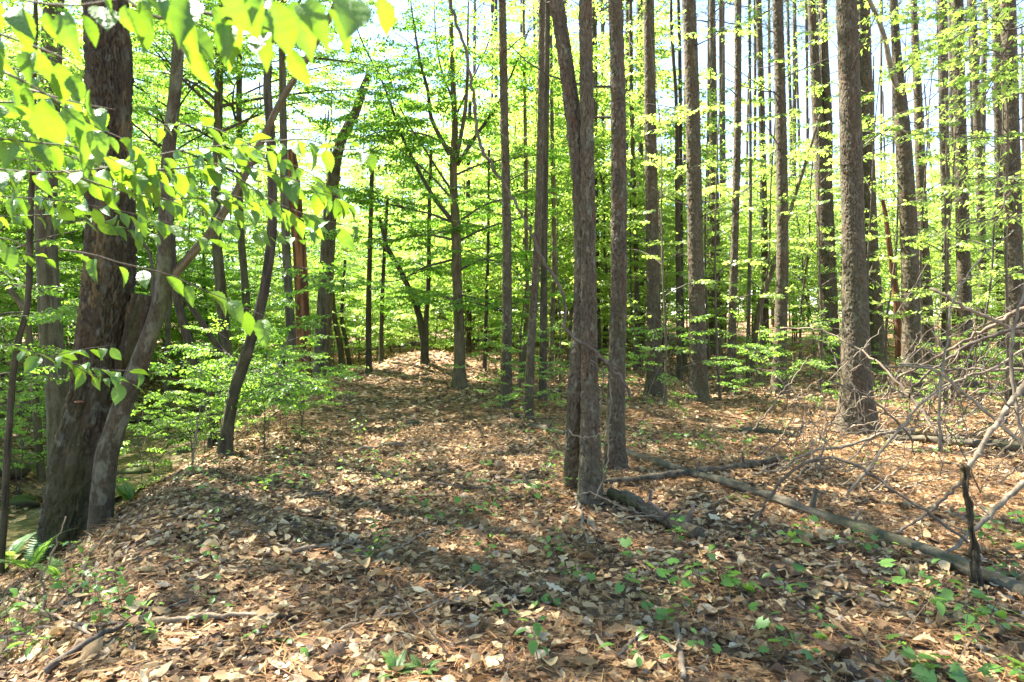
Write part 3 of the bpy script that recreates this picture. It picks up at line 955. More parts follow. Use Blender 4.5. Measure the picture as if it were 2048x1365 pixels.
tree('pine_tree', 'stout pine with thick plated bark rising behind the brush pile', 'pine tree', [(1714, 866, 60), (1712, 780, 56), (1711, 660, 50), (1707, 500, 44), (1701, 250, 41), (1693, 0, 38), (1691, -60, 38)], 'pine', group=G_P, phrase='the stout pine', moss=0.6)
tree('pine_tree', 'brown pine of medium girth set well back, dense twigs at its foot', 'pine tree', [(1429, 712, 24), (1429, 500, 22), (1427, 250, 16), (1424, 0, 13)], 'pine', group=G_P, res=0.035)
tree('young_tree', 'pole-thin sapling trunk between the slender pine and pale-vined pine', 'tree', [(1495, 767, 8), (1498, 600, 7), (1501, 400, 6), (1499, 0, 5)], 'grey', crown=None, group=G_P, ztop=11)
tree('pine_tree', 'narrow pine set back just left of the pale-vined pine', 'pine tree', [(1531, 690, 15), (1529, 500, 14), (1524, 250, 13), (1517, 0, 12)], 'pine', depth=22, group=G_P, res=0.035)
# a second forked pine further back
root, P, D = tree('forked_pine', 'pine set back that forks in two, left of the stout pine', 'pine tree', [(1661, 738, 38), (1657, 640, 36), (1652, 480, 34), (1645, 330, 32), (1636, 240, 22), (1628, 100, 17), (1623, 0, 15)], 'pine', depth=17.5, group=G_P, phrase='the far forked pine')
bb = np.array(root.location)
P2, D2 = stem_points([(1650, 380, 26), (1655, 250, 19), (1650, 120, 15), (1647, 0, 13)], 17.5, pix(1650, 380, 17.5), 16)
link('stem', trunk(P2, D2, 'pine', 0.025, CH + 660 / F * 17.5, 733, 0).mesh('stem', [M['bark']], colour=True, origin=bb), root)
tree('pine_tree', 'broad pine close behind the right side of the stout pine', 'pine tree', [(1757, 712, 29), (1750, 600, 27), (1742, 480, 26), (1734, 250, 25), (1727, 0, 24)], 'pine', depth=17, group=G_P)
root, P, D = tree('pine_tree', 'crooked pine with a grey dead limb reaching up and left', 'pine tree', [(1822, 806, 36), (1822, 650, 34), (1819, 500, 33), (1810, 330, 31), (1803, 230, 28), (1795, 130, 18), (1787, 0, 15)], 'pine', group=G_P, phrase='the crooked pine', depth=12.5)
bb = np.array(root.location)
mbx = MB(); pp = np.array([pix(x, y, 12.4) for x, y in ((1800, 190), (1782, 140), (1770, 80), (1756, 40), (1738, 0), (1715, -50))])
tube(mbx, curve(pp, 20)[0], np.linspace(0.055, 0.03, 20), 7)
link('limb', mbx.mesh('limb', [M['deadwood']], origin=bb), root)
mbx = MB(); pp = np.array([pix(x, y, 12.2) for x, y in ((1815, 268), (1795, 260), (1770, 262), (1745, 278), (1722, 296))])
tube(mbx, curve(pp, 18)[0], np.linspace(0.03, 0.012, 18), 6)
link('limb', mbx.mesh('limb', [M['deadwood']], origin=bb), root)
tree('pine_tree', 'pine tapering upward just right of the crooked pine', 'pine tree', [(1860, 690, 24), (1846, 480, 21), (1838, 250, 18), (1827, 0, 12)], 'pine', depth=18, group=G_P)
tree('pine_tree', 'plain pine left of a pair, set back behind the brush', 'pine tree', [(1891, 690, 17), (1893, 500, 16), (1888, 250, 18), (1884, 0, 19)], 'pine', depth=19, group=G_P)
tree('pine_tree', 'dark broad-barked pine standing behind the brush pile', 'pine tree', [(1932, 742, 30), (1929, 600, 26), (1926, 480, 24), (1920, 250, 23), (1914, 0, 22)], 'pine', depth=14.5, group=G_P, phrase='the pine behind the brush')
tree('pine_tree', 'narrow pine right of the dark broad-barked one behind brush', 'pine tree', [(1966, 690, 17), (1963, 480, 15), (1955, 250, 14), (1945, 0, 13)], 'pine', depth=20, group=G_P)
tree('pine_tree', 'thin pine second in from the right picture edge', 'pine tree', [(2004, 690, 16), (1999, 480, 14), (1996, 250, 14), (1991, 0, 13)], 'pine', depth=21, group=G_P)
tree('pine_tree', 'thick dark pine cut by the right picture edge', 'pine tree', [(2034, 760, 36), (2030, 600, 33), (2027, 480, 31), (2022, 250, 29), (2016, 0, 27)], 'pine', depth=13, group=G_P)
for k, (pth, lab, dep) in enumerate([
        ([(1359, 758, 11), (1357, 600, 10), (1355, 400, 10), (1352, 200, 7), (1343, 60, 6), (1342, 0, 5)], 'wavy thin trunk left of the seedling-ringed pine', None),
        ([(1373, 745, 10), (1364, 650, 9), (1362, 400, 8), (1360, 150, 7), (1357, 0, 6)], 'thin straight trunk close beside the wavy thin trunk', None),
        ([(1276, 740, 12), (1272, 500, 10), (1264, 250, 9), (1261, 0, 8)], 'thin pine right behind the straight pine', None),
        ([(1283, 715, 11), (1282, 450, 10), (1280, 150, 9), (1278, 0, 8)], 'second thin pine between the straight and vine-wrapped pines', 24),
        ([(1196, 730, 13), (1194, 560, 12), (1190, 350, 11), (1190, 150, 10), (1188, 0, 9)], 'dark trunk seen in the gap right of the forked pine', 19),
        ([(1210, 715, 8), (1208, 450, 7), (1205, 150, 6), (1204, 0, 5)], 'thread-thin far trunk between forked and straight pines', 26)]):
    tree('pine_tree', lab, 'pine tree', pth, 'dark' if k != 2 else 'pine', depth=dep, group=G_P, res=0.03, ztop=16)
tree('young_tree', 'leaning tan branchless sapling between slender and pale-vined pines', 'tree', [(1500, 676, 12), (1520, 610, 11), (1545, 540, 9), (1575, 440, 7), (1610, 330, 6), (1640, 230, 4)], 'tan', depth=17, crown=None, group=G_P, ztop=None)
tree('young_tree', 'reddish rotting pole behind the stout pine, leaning left', 'tree', [(1800, 712, 16), (1795, 620, 13), (1782, 520, 10), (1771, 430, 8), (1765, 400, 6)], 'peeled', depth=14, crown=None, group=G_P, ztop=None)

# hardwoods on the left
base = ground_hit(140, 1088)
root, P, D = tree('hollow_tree', 'big rough-barked tree with a dark hollow beside a broken stub, nearest the creek', 'tree',
                  [(140, 1088, 118), (150, 1000, 104), (162, 900, 98), (181, 800, 92), (198, 700, 88), (218, 560, 88), (222, 450, 86), (218, 250, 88), (214, 100, 84), (210, 0, 82), (208, -80, 80)], 'rough', res=0.0085, group=G_H,
                  phrase='the hollow tree', crown=None, ztop=13, moss=0.9, flare=0.12, cavity=[(-0.55, 1.42, 0.30, 0.20, 0.11), (-0.5, 1.05, 0.16, 0.22, 0.05)])
bb = np.array(root.location); Yd = bb[1]
pp = np.array([pix(x, y, Yd + 0.02) for x, y in ((236, 800), (252, 740), (266, 680), (280, 620), (286, 590))])
link('broken_stub', trunk(pp, np.array([36, 42, 44, 46, 40]) / F * Yd, 'rough', 0.009, 9, 611, 0, moss=0.9, cavity=[(-1.9, 0.25, 0.6, 0.14, 0.07)]).mesh('broken_stub', [M['bark']], colour=True, origin=bb), root)
mbx = MB(); tube(mbx, curve(np.array([pix(x, y, Yd + 0.05) for x, y in ((262, 735), (292, 640), (303, 590), (305, 545), (296, 500), (270, 466))]), 26)[0], np.linspace(0.022, 0.012, 26), 7)
link('limb', mbx.mesh('limb', [M['limb']], origin=bb), root)
# bracket fungus on its flank
mbx = MB()
th = np.linspace(-1.7, 1.7, 13)
c0 = pix(158, 803, Yd - 0.225)
top = np.stack([0.042 * np.sin(th), -0.045 * np.cos(th) ** 2, 0 * th], -1)
V = np.concatenate([[[0, 0.02, 0.006]], top + [0, 0, 0.003], top * 0.93 + [0, 0, -0.010], [[0, 0.02, -0.012]]]) + c0
f = [(0, k + 1, k + 2) for k in range(12)] + [(27, 15 + k, 14 + k) for k in range(12)] + [t for k in range(12) for t in ((1 + k, 14 + k, 2 + k), (2 + k, 14 + k, 15 + k))]
fm, fnt, fout = mat_new('bracket'); fp = nd(fnt, 'ShaderNodeBsdfPrincipled', i_Roughness=0.6); fnz = nd(fnt, 'ShaderNodeTexNoise', i_Scale=60.0)
fnt.links.new(ramp(fnt, fnz.outputs[0], [(0.3, (0.12, 0.035, 0.015)), (0.7, (0.26, 0.10, 0.04))]), fp.inputs['Base Color']); fnt.links.new(fp.outputs[0], fout.inputs[0])
mbx.add(V, f)
link('bracket_fungus', mbx.mesh('bracket_fungus', [fm], origin=bb), root)

root, P, D = tree('lichened_tree', 'lichen-spotted stem leaning right from behind the hollow tree', 'tree',
                  [(198, 1000, 44), (212, 920, 42), (226, 870, 40), (250, 798, 38), (287, 706, 35), (317, 615, 29), (329, 523, 29), (331, 458, 27), (338, 300, 25), (350, 180, 23), (358, 80, 22), (362, 0, 21)], 'lichen', depth=6.0, res=0.011, group=G_H,
                  phrase='the lichened stem', crown=None, ztop=12, moss=1.4, flare=0.2)
bb = np.array(root.location)
pp = np.array([pix(x, y, 6.05) for x, y in ((330, 580), (350, 548), (402, 488), (436, 445), (480, 370), (522, 285), (560, 205), (600, 140), (640, 72), (670, 10), (700, -60))])
link('limb', trunk(pp, np.array([17, 17, 16, 15, 14, 13, 12, 12, 11, 10, 9]) / F * 6.05, 'tan', 0.013, 99, 677, 0, moss=0.4).mesh('limb', [M['bark']], colour=True, origin=bb), root)
tree('hardwood_tree', 'brown trunk with a pale bark scar, across the creek behind the hollow tree', 'tree', [(125, 880, 46), (117, 800, 42), (105, 700, 40), (97, 570, 38), (92, 450, 38), (97, 250, 37), (106, 30, 36), (110, -60, 36)], 'grey', depth=8.6, group=G_H, phrase='the scarred trunk', crown='hard', ztop=15, ch=6.5, moss=0.6, cs=0.9)
tree('young_tree', 'thin crooked stem at the left picture edge', 'tree', [(0, 912, 12), (22, 800, 11), (35, 690, 11), (55, 615, 11), (60, 460, 10), (66, 300, 9), (70, 100, 8), (72, -40, 7)], 'dark', depth=6.6, crown=None, group=G_H, ztop=None, moss=0.8)
tree('hardwood_tree', 'dark slim tree leaning right on the leafy bank above the creek', 'tree', [(446, 912, 28), (456, 850, 23), (465, 798, 22), (491, 714, 22), (507, 660, 20), (521, 615, 20), (540, 505, 18), (545, 400, 17), (542, 280, 17), (535, 180, 15), (540, 60, 13), (545, -40, 12)], 'dark', group=G_H, phrase='the dark leaning tree', crown='hard', ztop=13, ch=6.3, cs=1.05, moss=0.5)
tree('dead_tree', 'peeled reddish brown dead trunk beside the path', 'tree', [(606, 786, 33), (607, 700, 29), (604, 600, 27), (599, 500, 26), (592, 420, 25), (586, 340, 24), (583, 300, 15)], 'peeled', group=G_H, phrase='the peeled trunk', crown=None, ztop=None, moss=0)
tree('hardwood_tree', 'thin grey tree left of the peeled trunk, close against it', 'tree', [(582, 808, 21), (583, 700, 18), (578, 600, 17), (572, 487, 16), (568, 350, 15), (565, 150, 13), (562, 0, 12)], 'grey', group=G_H, crown='hard', ztop=12, ch=6, cs=0.7)
root, P, D = tree('hardwood_tree', 'straight grey trunk behind the peeled trunk where the path bends', 'tree', [(640, 752, 36), (645, 690, 31), (651, 580, 29), (656, 487, 28), (664, 380, 25), (680, 290, 20), (712, 222, 17), (726, 180, 15), (738, 150, 13)], 'grey', group=G_H, phrase='the grey trunk', crown=None, ztop=None, moss=0.3)
tree('young_tree', 'dark stem leaning left over the creek', 'tree', [(432, 838, 22), (418, 790, 20), (400, 750, 19), (385, 706, 18), (368, 650, 17), (355, 600, 16), (346, 520, 14), (340, 380, 12), (345, 200, 10)], 'dark', depth=11.5, group=G_H, crown=None, ztop=None)
tree('young_tree', 'fallen leaning pole slanting across the creek to the bank', 'tree', [(522, 795, 14), (480, 742, 13), (440, 700, 12), (400, 640, 11), (370, 595, 9), (345, 555, 7)], 'dark', depth=12, crown=None, group=G_H, ztop=None)
tree('hardwood_tree', 'grey trunk across the creek between two dark leaning stems', 'tree', [(456, 770, 28), (450, 690, 24), (440, 560, 20), (432, 450, 18), (436, 250, 16), (442, 0, 14)], 'grey', depth=15, group=G_H, crown='hard', ztop=13, ch=5.5)
tree('young_tree', 'thin upright stem far across the creek, left of dark leaning stem', 'tree', [(334, 760, 11), (336, 650, 10), (340, 560, 9), (342, 400, 8), (345, 200, 7)], 'grey', depth=16, crown='hard', group=G_H, ztop=11, ch=5, cs=0.8)
tree('young_tree', 'slender grey trunk behind the lichened stem\'s long limb', 'tree', [(500, 740, 18), (492, 600, 15), (482, 470, 13), (478, 300, 12), (480, 0, 9)], 'grey', depth=17, crown='hard', group=G_H, ztop=12, ch=5, cs=0.9)
tree('young_tree', 'leaning pale pole across the creek at the left picture edge', 'tree', [(85, 690, 14), (50, 625, 13), (20, 580, 12), (-20, 520, 11)], 'tan', depth=10, crown=None, group=G_H, ztop=None)

# small trees round the bend of the path
for pth, lab, dep, zt in (
        ([(850, 728, 14), (845, 670, 13), (832, 610, 12), (812, 565, 11), (795, 530, 10), (775, 495, 8), (760, 440, 6)], 'young tree bowed to the left on top of the leaf mound', None, None),
        ([(853, 728, 10), (852, 650, 10), (857, 560, 9), (858, 450, 8), (862, 300, 6)], 'upright twin stem rising from the same mound as the bowed tree', None, None),
        ([(738, 745, 12), (737, 640, 11), (740, 500, 9), (745, 300, 7)], 'dark thin trunk left of the leaf mound', None, None),
        ([(762, 728, 9), (763, 640, 8), (768, 520, 7), (775, 400, 6)], 'second dark thin trunk, just left of the bowed young tree', None, None),
        ([(686, 742, 13), (680, 690, 12), (668, 630, 10), (664, 560, 8)], 'short dark stem slanting left beside the grey trunk', None, None),
        ([(700, 735, 9), (694, 690, 8), (684, 640, 7), (690, 520, 5)], 'thin slanting stem right of the grey trunk', None, None),
        ([(937, 708, 12), (938, 600, 10), (935, 450, 9), (940, 200, 7)], 'dark trunk peeping out behind the mossy beech', 21, None),
        ([(969, 740, 8), (972, 640, 7), (976, 500, 6), (978, 300, 5)], 'thin reddish sapling right of the mossy beech', None, None)):
    tree('young_tree', lab, 'tree', pth, 'dark', depth=dep, group='young trees round the bend of the path', crown=None, ztop=zt)

# ------------------------------------------------------------------ the mossy beech with its spreading limbs
root, P, D = tree('beech_tree', 'mossy beech with limbs spreading in tiers at the bend of the path', 'tree', [(918, 776, 27), (919, 720, 22), (918, 640, 20), (914, 560, 19), (912, 450, 18), (908, 400, 16), (907, 318, 14), (910, 256, 12), (906, 165, 10), (902, 60, 8), (900, -60, 6)], 'tan', phrase='the mossy beech', crown=None, ztop=9.5, moss=1.0, flare=0.5, group=G_H)
bb = np.array(root.location); BY = bb[1]
crn = Crown(SPRAYS, np.random.default_rng(71), 2)
BL = [[(905, 443), (863, 388), (805, 275), (768, 172), (728, 92), (700, 20)], [(900, 310), (863, 238), (856, 183), (841, 128), (826, 37), (815, -40)], [(914, 330), (950, 275), (995, 209), (1035, 120), (1060, 50)],
      [(913, 318), (932, 205), (936, 37), (938, -60)], [(904, 445), (860, 428), (790, 412), (717, 385)], [(908, 480), (850, 470), (780, 480), (700, 470)], [(922, 480), (975, 455), (1030, 440), (1078, 422)],
      [(922, 440), (970, 410), (1020, 395), (1065, 380)], [(905, 520), (850, 535), (800, 560), (755, 565)], [(920, 540), (965, 520), (1010, 530), (1050, 560)], [(905, 400), (860, 350), (800, 300), (730, 250), (690, 215)],
      [(902, 380), (850, 300), (800, 215), (770, 120)], [(908, 240), (940, 170), (975, 90), (1000, 10)], [(905, 200), (880, 130), (870, 50), (868, -30)], [(920, 590), (960, 600), (1000, 620), (1040, 660)], [(908, 600), (870, 590), (830, 600), (790, 615)],
      [(912, 350), (960, 330), (1020, 318), (1075, 310)], [(908, 300), (850, 270), (780, 262), (720, 275)]]
rl = np.random.default_rng(5)
for k, L in enumerate(BL):
    dz = rl.uniform(-1.6, 1.6)
    n = len(L)
    pts = np.array([pix(x, y, BY + dz * a / (n - 1)) for a, (x, y) in enumerate(L)])
    big = k in (0, 1, 2, 3)
    m = 22
    mbx = MB(); tube(mbx, curve(pts, m)[0], np.linspace(0.05 if big else 0.026, 0.008, m), 6)
    link('limb', mbx.mesh('limb', [M['limb']], origin=bb), root)
    crn.limb(pts, 0, 0, 0.30, 0.18, (0.6, 1.05), draw=False, up=0.05)
    for a in range(4):                                  # side limbs running towards and away from the lens
        f = rl.uniform(0.25, 0.8)
        o = curve(pts, 40)[0][int(f * 39)]
        crn.limb(limb_path(o, rl.uniform(0, 6.28), R(20), R(0), rl.uniform(0.8, 1.6), rl), 0.012, 0.004, 0.34, 0.2, (0.55, 0.9), 4)
link('crown', crn.done(LEAF6).mesh('crown', [M['limb'], M['leaf_beech']], smooth=False, origin=bb), root)

# ------------------------------------------------------------------ the woods behind: understory trees, each a thing
HAND.sort()


def gap_phrase(px, Y):
    front = [h for h in HAND if h[2] < Y and h[1].startswith('the ')]
    l = [h for h in front if h[0] <= px]; r = [h for h in front if h[0] > px]
    if l and r: return f'seen between {l[-1][1]} and {r[0][1]}'
    if l: return f'seen right of {l[-1][1]}'
    return f'seen left of {r[0][1]}' if r else 'in the woods'


BACK = {}


def place(kind, protos, x, y, s, rz, desc, group, k):
    tm, cm = protos[k % len(protos)]
    z = gz1(x, y)
    o = empty(kind, (x, y, z), rz, s)
    link('trunk', tm, o); link('crown', cm, o)
    tag(o, None, 'tree', group)
    BACK.setdefault((desc, gap_phrase(x / y * F + CX, y)), []).append((y, o))
    return o


rb = np.random.default_rng(99)
taken = [(h[0], h[2]) for h in HAND]
made = []


def spot_free(x, y, r):
    for (a, b) in made:
        if (a - x) ** 2 + (b - y) ** 2 < r * r: return False
    return True


def sunny(x, y, r):
    """true where a crown would stand in the sunbeam that lights the leaf mound and the path beside it"""
    for (a, b) in ((-2.2, 17.0), (-3.2, 14.0), (-4.0, 12.2), (-1.2, 16.2), (1.0, 21.0), (-4.0, 23.0), (4.0, 24.0), (-1.0, 27.0)):
        for h in (2.0, 4.0, 6.0, 8.0, 10.0):
            u, v = a + SUN.x / SUN.z * h, b + SUN.y / SUN.z * h
            if (u - x) ** 2 + (v - y) ** 2 < r * r: return True
    return False


def scatter(n, fn, tries=4000):
    c = 0
    for _ in range(tries):
        if c >= n: break
        if fn(c): c += 1


# tall leafy trees on the left and behind the path
def tall_left(k):
    px = rb.uniform(-250, 960) if k % 3 else rb.uniform(-250, 250); y = rb.uniform(11, 27)
    x = (px - CX) / F * y
    if y < 19 and px > 560: return False
    if abs(x - creek_x(y)) < 0.9 or not spot_free(x, y, 1.5) or sunny(x, y, 3.0): return False
    made.append((x, y))
    place('understory_tree', TALL, x, y, rb.uniform(0.75, 1.15), rb.uniform(0, 6.28), 'tall leafy woodland tree', 'leafy trees in the woods left of the path', k)
    return True


def mid_left(k):
    px = rb.uniform(-200, 1000); y = rb.uniform(12, 32)
    x = (px - CX) / F * y
    if y < 19 and px > 540: return False
    if abs(x - creek_x(y)) < 0.8 or not spot_free(x, y, 1.1) or sunny(x, y, 1.7): return False
    made.append((x, y))
    place('understory_sapling', MID, x, y, rb.uniform(0.6, 1.05), rb.uniform(0, 6.28), 'leafy understory sapling', 'understory saplings in the woods left of the path', k)
    return True


def mid_right(k):
    px = rb.uniform(960, 2250) if k % 4 else rb.uniform(560, 1250); y = rb.uniform(17, 46)
    if px < 960 and y < 22: return False
    x = (px - CX) / F * y
    if not spot_free(x, y, 1.2): return False
    if y < 30 and sunny(x, y, 1.5): return False
    made.append((x, y))
    lim = 330 if px > 1250 else 60
    s = (CH + (HY - lim) / F * y + rb.uniform(-2.5, 0.8)) / 6.2
    s = min(max(s, 0.55), 1.7)
    place('understory_sapling', MIDP, x, y, s, rb.uniform(0, 6.28), 'yellow green sapling', 'yellow green saplings among the pines', k)
    return True


def back_tall(k):
    px = rb.uniform(-150, 1010); y = rb.uniform(29, 46)
    x = (px - CX) / F * y
    if not spot_free(x, y, 2.2): return False
    made.append((x, y))
    place('understory_tree', TALLP, x, y, rb.uniform(1.2, 1.7), rb.uniform(0, 6.28), 'tall distant leafy tree', 'leafy trees in the woods left of the path', k)
    return True


def bush_any(k):
    px = rb.uniform(-200, 2200); y = rb.uniform(13, 34)
    x = (px - CX) / F * y
    if (y < 19 and 540 < px < 1250) or (px >= 1250 and y < 22) or abs(x - creek_x(y)) < 0.7 or not spot_free(x, y, 0.9): return False
    made.append((x, y))
    place('leafy_bush', BUSH, x, y, rb.uniform(0.45, 1.0), rb.uniform(0, 6.28), 'low leafy bush', 'low bushes under the trees', k)
    return True




def bush_back(k):
    px = rb.uniform(250, 1330); y = rb.uniform(19, 36)
    x = (px - CX) / F * y
    if not spot_free(x, y, 0.9): return False
    made.append((x, y))
    place('leafy_bush', BUSHP, x, y, rb.uniform(0.7, 1.35), rb.uniform(0, 6.28), 'pale leafy bush', 'low bushes under the trees', k)
    return True


scatter(34, tall_left); scatter(48, mid_left); scatter(98, mid_right); scatter(20, back_tall); scatter(70, bush_any); scatter(105, bush_back)

for k, (x, y, sc_) in enumerate([(-6.0, 6.8, 0.8), (-9.4, 9.4, 1.0)]):  # trunks out of view; added so their crowns shade the near left ground
    made.append((x, y))
    place('understory_tree', TALL, x, y, sc_, k * 1.7 + 0.4, 'added leafy creek-bank shade tree', 'leafy trees in the woods left of the path', k)

# slim saplings with few, large leaves standing among the pines
for k, (px, y, s) in enumerate([(1330, 11.5, 1.0), (1440, 12.5, 1.1), (1520, 15, 1.3), (1640, 13.5, 1.15), (1745, 12, 1.1), (1770, 14, 1.3), (1890, 10.5, 1.05), (1905, 13, 1.3), (1960, 11, 1.0), (2010, 9.5, 1.0), (1420, 18, 1.6), (1600, 19, 1.5), (1690, 16, 1.4), (1850, 16, 1.5), (1040, 14, 1.0), (1120, 15, 0.9), (1270, 17, 1.4)]):
    x = (px - CX) / F * y
    place('slim_sapling', THIN, x, y, s, k * 2.1, 'slim sparse-leaved sapling', 'slim saplings among the pines', k)

# far pines that close the view between the others
for k in range(48):
    px = rb.uniform(930, 2200); y = rb.uniform(23, 55)
    x = (px - CX) / F * y
    base = np.array([x, y, gz1(x, y)])
    H = rb.uniform(16, 21) + y * 0.16
    ln = rb.normal(0, 0.25)
    r0 = rb.uniform(0.08, 0.17)
    Pp = np.array([base - [0, 0, 0.2], base + [ln * 0.3, 0, H * 0.35], base + [ln * 0.7, 0, H * 0.7], base + [ln, 0, H]])
    root = empty('far_pine', base)
    link('trunk', trunk(Pp, np.array([r0 * 2, r0 * 1.8, r0 * 1.5, r0 * 0.8]), 'pine', 0.12, 99, 900 + k, 0.2, sides=9).mesh('trunk', [M['bark']], colour=True, origin=base), root)
    c = link('crown', LIGHT_CROWNS[k % 2], root, (ln * 0.75, 0, H * 0.74)); c.rotation_euler = (0, 0, k * 1.3); c.scale = (1.2, 1.2, 1.0)
    tag(root, None, 'pine tree', 'distant pines closing the view')
    BACK.setdefault(('distant bare-stemmed pine', gap_phrase(px, y)), []).append((y, root))
for (dsc, gp), L in BACK.items():
    L.sort(key=lambda t: t[0])
    for k, (y, o) in enumerate(L):
        o['label'] = f'{dsc} {gp}' if len(L) == 1 else (f'{dsc} {gp}, the nearest' if k == 0 else f'{dsc} {gp}, {ORD[min(k, len(ORD) - 1)]} nearest')

# the wood beyond them all, too deep to count
fw = MB()
n = 26000
an = rb.uniform(-1.05, 1.05, n); dist = rb.uniform(56, 80, n)
px_ = np.tan(an)
hmax = np.where(px_ < 0.12, 17, 6.5 + 3.0 * fbm(px_ * 9 + 40, px_ * 0, 5, 3))
Pz = rb.uniform(0, 1, n) ** 1.1 * hmax * (0.75 + 0.5 * fbm(an * 30 + 50, dist * 0.12, 8, 3))
Px, Py = np.sin(an) * dist, np.cos(an) * dist
put_leaves(fw, np.stack([Px, Py, gz(Px, Py) + Pz], -1), rb.normal(0, 1, (n, 3)) + [0, 0, -0.2], rb.normal(0, 0.6, (n, 3)) + [0, -0.2, 1], rb.uniform(0.25, 0.5, n), LEAF4, 0)
for k in range(90):
    a = rb.uniform(-1, 1); dd = rb.uniform(56, 80); x, y = math.sin(a) * dd, math.cos(a) * dd
    tube(fw, np.array([[x, y, gz1(x, y) - 0.3], [x + rb.normal(0, 0.3), y, 9], [x + rb.normal(0, 0.5), y, 22]]), np.array([0.2, 0.16, 0.06]), 6, 1)
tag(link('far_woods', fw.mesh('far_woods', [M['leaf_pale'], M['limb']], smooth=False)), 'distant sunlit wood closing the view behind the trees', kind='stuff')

# ------------------------------------------------------------------ logs, sticks and the brush pile
def log_thing(name, label, cat, pts, wpx, kind, res, moss, phrase=None, lift=0.45, n=40):
    """lies on the ground along photo pixels; wpx are widths in photo pixels"""
    G = np.array([ground_hit(x, y) for x, y in pts])
    D = np.array([w / F * g[1] for w, g in zip(wpx, G)])
    rg_ = np.random.default_rng(int(abs(pts[0][0])) + 5)
    G, t_ = curve(G, 5 * len(G)); D = np.interp(t_, np.arange(len(D)), D)
    nz_ = fbm(np.arange(len(G)) * 0.45, np.zeros(len(G)) + pts[0][1], 7, 3) - 0.5
    D = D * (1 + 0.45 * nz_ + rg_.normal(0, 0.03, len(D)))
    G[:, 2] += D * lift + 0.015 + 0.25 * D * (fbm(np.arange(len(G)) * 0.3, np.zeros(len(G)) + 9.5, 17, 2) - 0.5)
    G[:, 1] += 0.5 * D * (fbm(np.arange(len(G)) * 0.35, np.zeros(len(G)) + 3.5, 27, 2) - 0.5)
    base = G[0] - [0, 0, D[0] * lift]
    root = empty(name, base)
    mbx = trunk(G, D, kind, res, 99, int(G[0][0] * 100) % 97 + 800, 0, moss=moss)
    for q_ in range(3):
        i_ = int(rg_.integers(3, len(G) - 3)); d_ = unit(np.array([rg_.normal(0, 0.6), rg_.normal(-0.3, 0.5), 0.9]))
        sm_ = MB(); tube(sm_, np.array([G[i_], G[i_] + d_ * D[i_] * 0.8, G[i_] + d_ * D[i_] * rg_.uniform(1.0, 2.2) + [0.01, 0, 0]]), np.array([0.2, 0.15, 0.09]) * D[i_], 6)
        link('branch_stub', sm_.mesh('branch_stub', [M['deadwood_dark']], origin=base), root)
    link('trunk', mbx.mesh('trunk', [M['bark']], colour=True, origin=base), root)
    tag(root, label, cat)
    if phrase: LAND.append((phrase, G[len(G) // 2][0], G[len(G) // 2][1]))
    return root


log_thing('fallen_log', 'long fallen pole running from the straight pine to the mossy stake', 'fallen log', [(1246, 912), (1348, 948), (1430, 972), (1513, 998), (1575, 1022), (1641, 1047), (1715, 1072), (1788, 1097), (1872, 1125), (1960, 1165), (2060, 1207), (2130, 1238)], [15, 17, 18, 19, 21, 22, 23, 24, 26, 28, 29, 29], 'grey', 0.008, 0.35, 'the long fallen pole')
log_thing('fallen_log', 'mossy log lying behind the long pole, ending right of the forked pine', 'fallen log', [(1195, 973), (1265, 971), (1340, 964), (1400, 954), (1480, 943), (1572, 924)], [14, 15, 16, 15, 16, 12], 'pine', 0.012, 1.0)
log_thing('fallen_log', 'short mossy log with a dark rotten end, right of the forked pine foot', 'fallen log', [(1222, 999), (1262, 1018), (1310, 1045), (1352, 1066), (1396, 1086)], [24, 27, 28, 29, 30], 'pine', 0.010, 1.0)
log_thing('fallen_log', 'grey log lying flat under the brush pile', 'fallen log', [(1770, 884), (1850, 890), (1930, 896), (2010, 902), (2090, 906)], [15, 18, 19, 20, 20], 'grey', 0.014, 0.5)
log_thing('fallen_log', 'small mossy log left of the forked pine foot', 'fallen log', [(1060, 858), (1090, 866), (1130, 876)], [12, 14, 12], 'grey', 0.014, 1.0)
log_thing('fallen_log', 'low grey log behind the seedlings right of the straight pine', 'fallen log', [(1480, 866), (1540, 872), (1600, 880)], [11, 13, 11], 'grey', 0.016, 0.7)
log_thing('fallen_log', 'pale log lying across the creek at the left picture edge', 'fallen log', [(-30, 846), (30, 836), (70, 828), (118, 818)], [17, 17, 16, 13], 'tan', 0.016, 0.6)
log_thing('fallen_log', 'dark rotting log across the creek mouth behind the lichened stem', 'fallen log', [(238, 846), (300, 846), (350, 838), (402, 824)], [9, 10, 9, 7], 'dark', 0.016, 0.4)
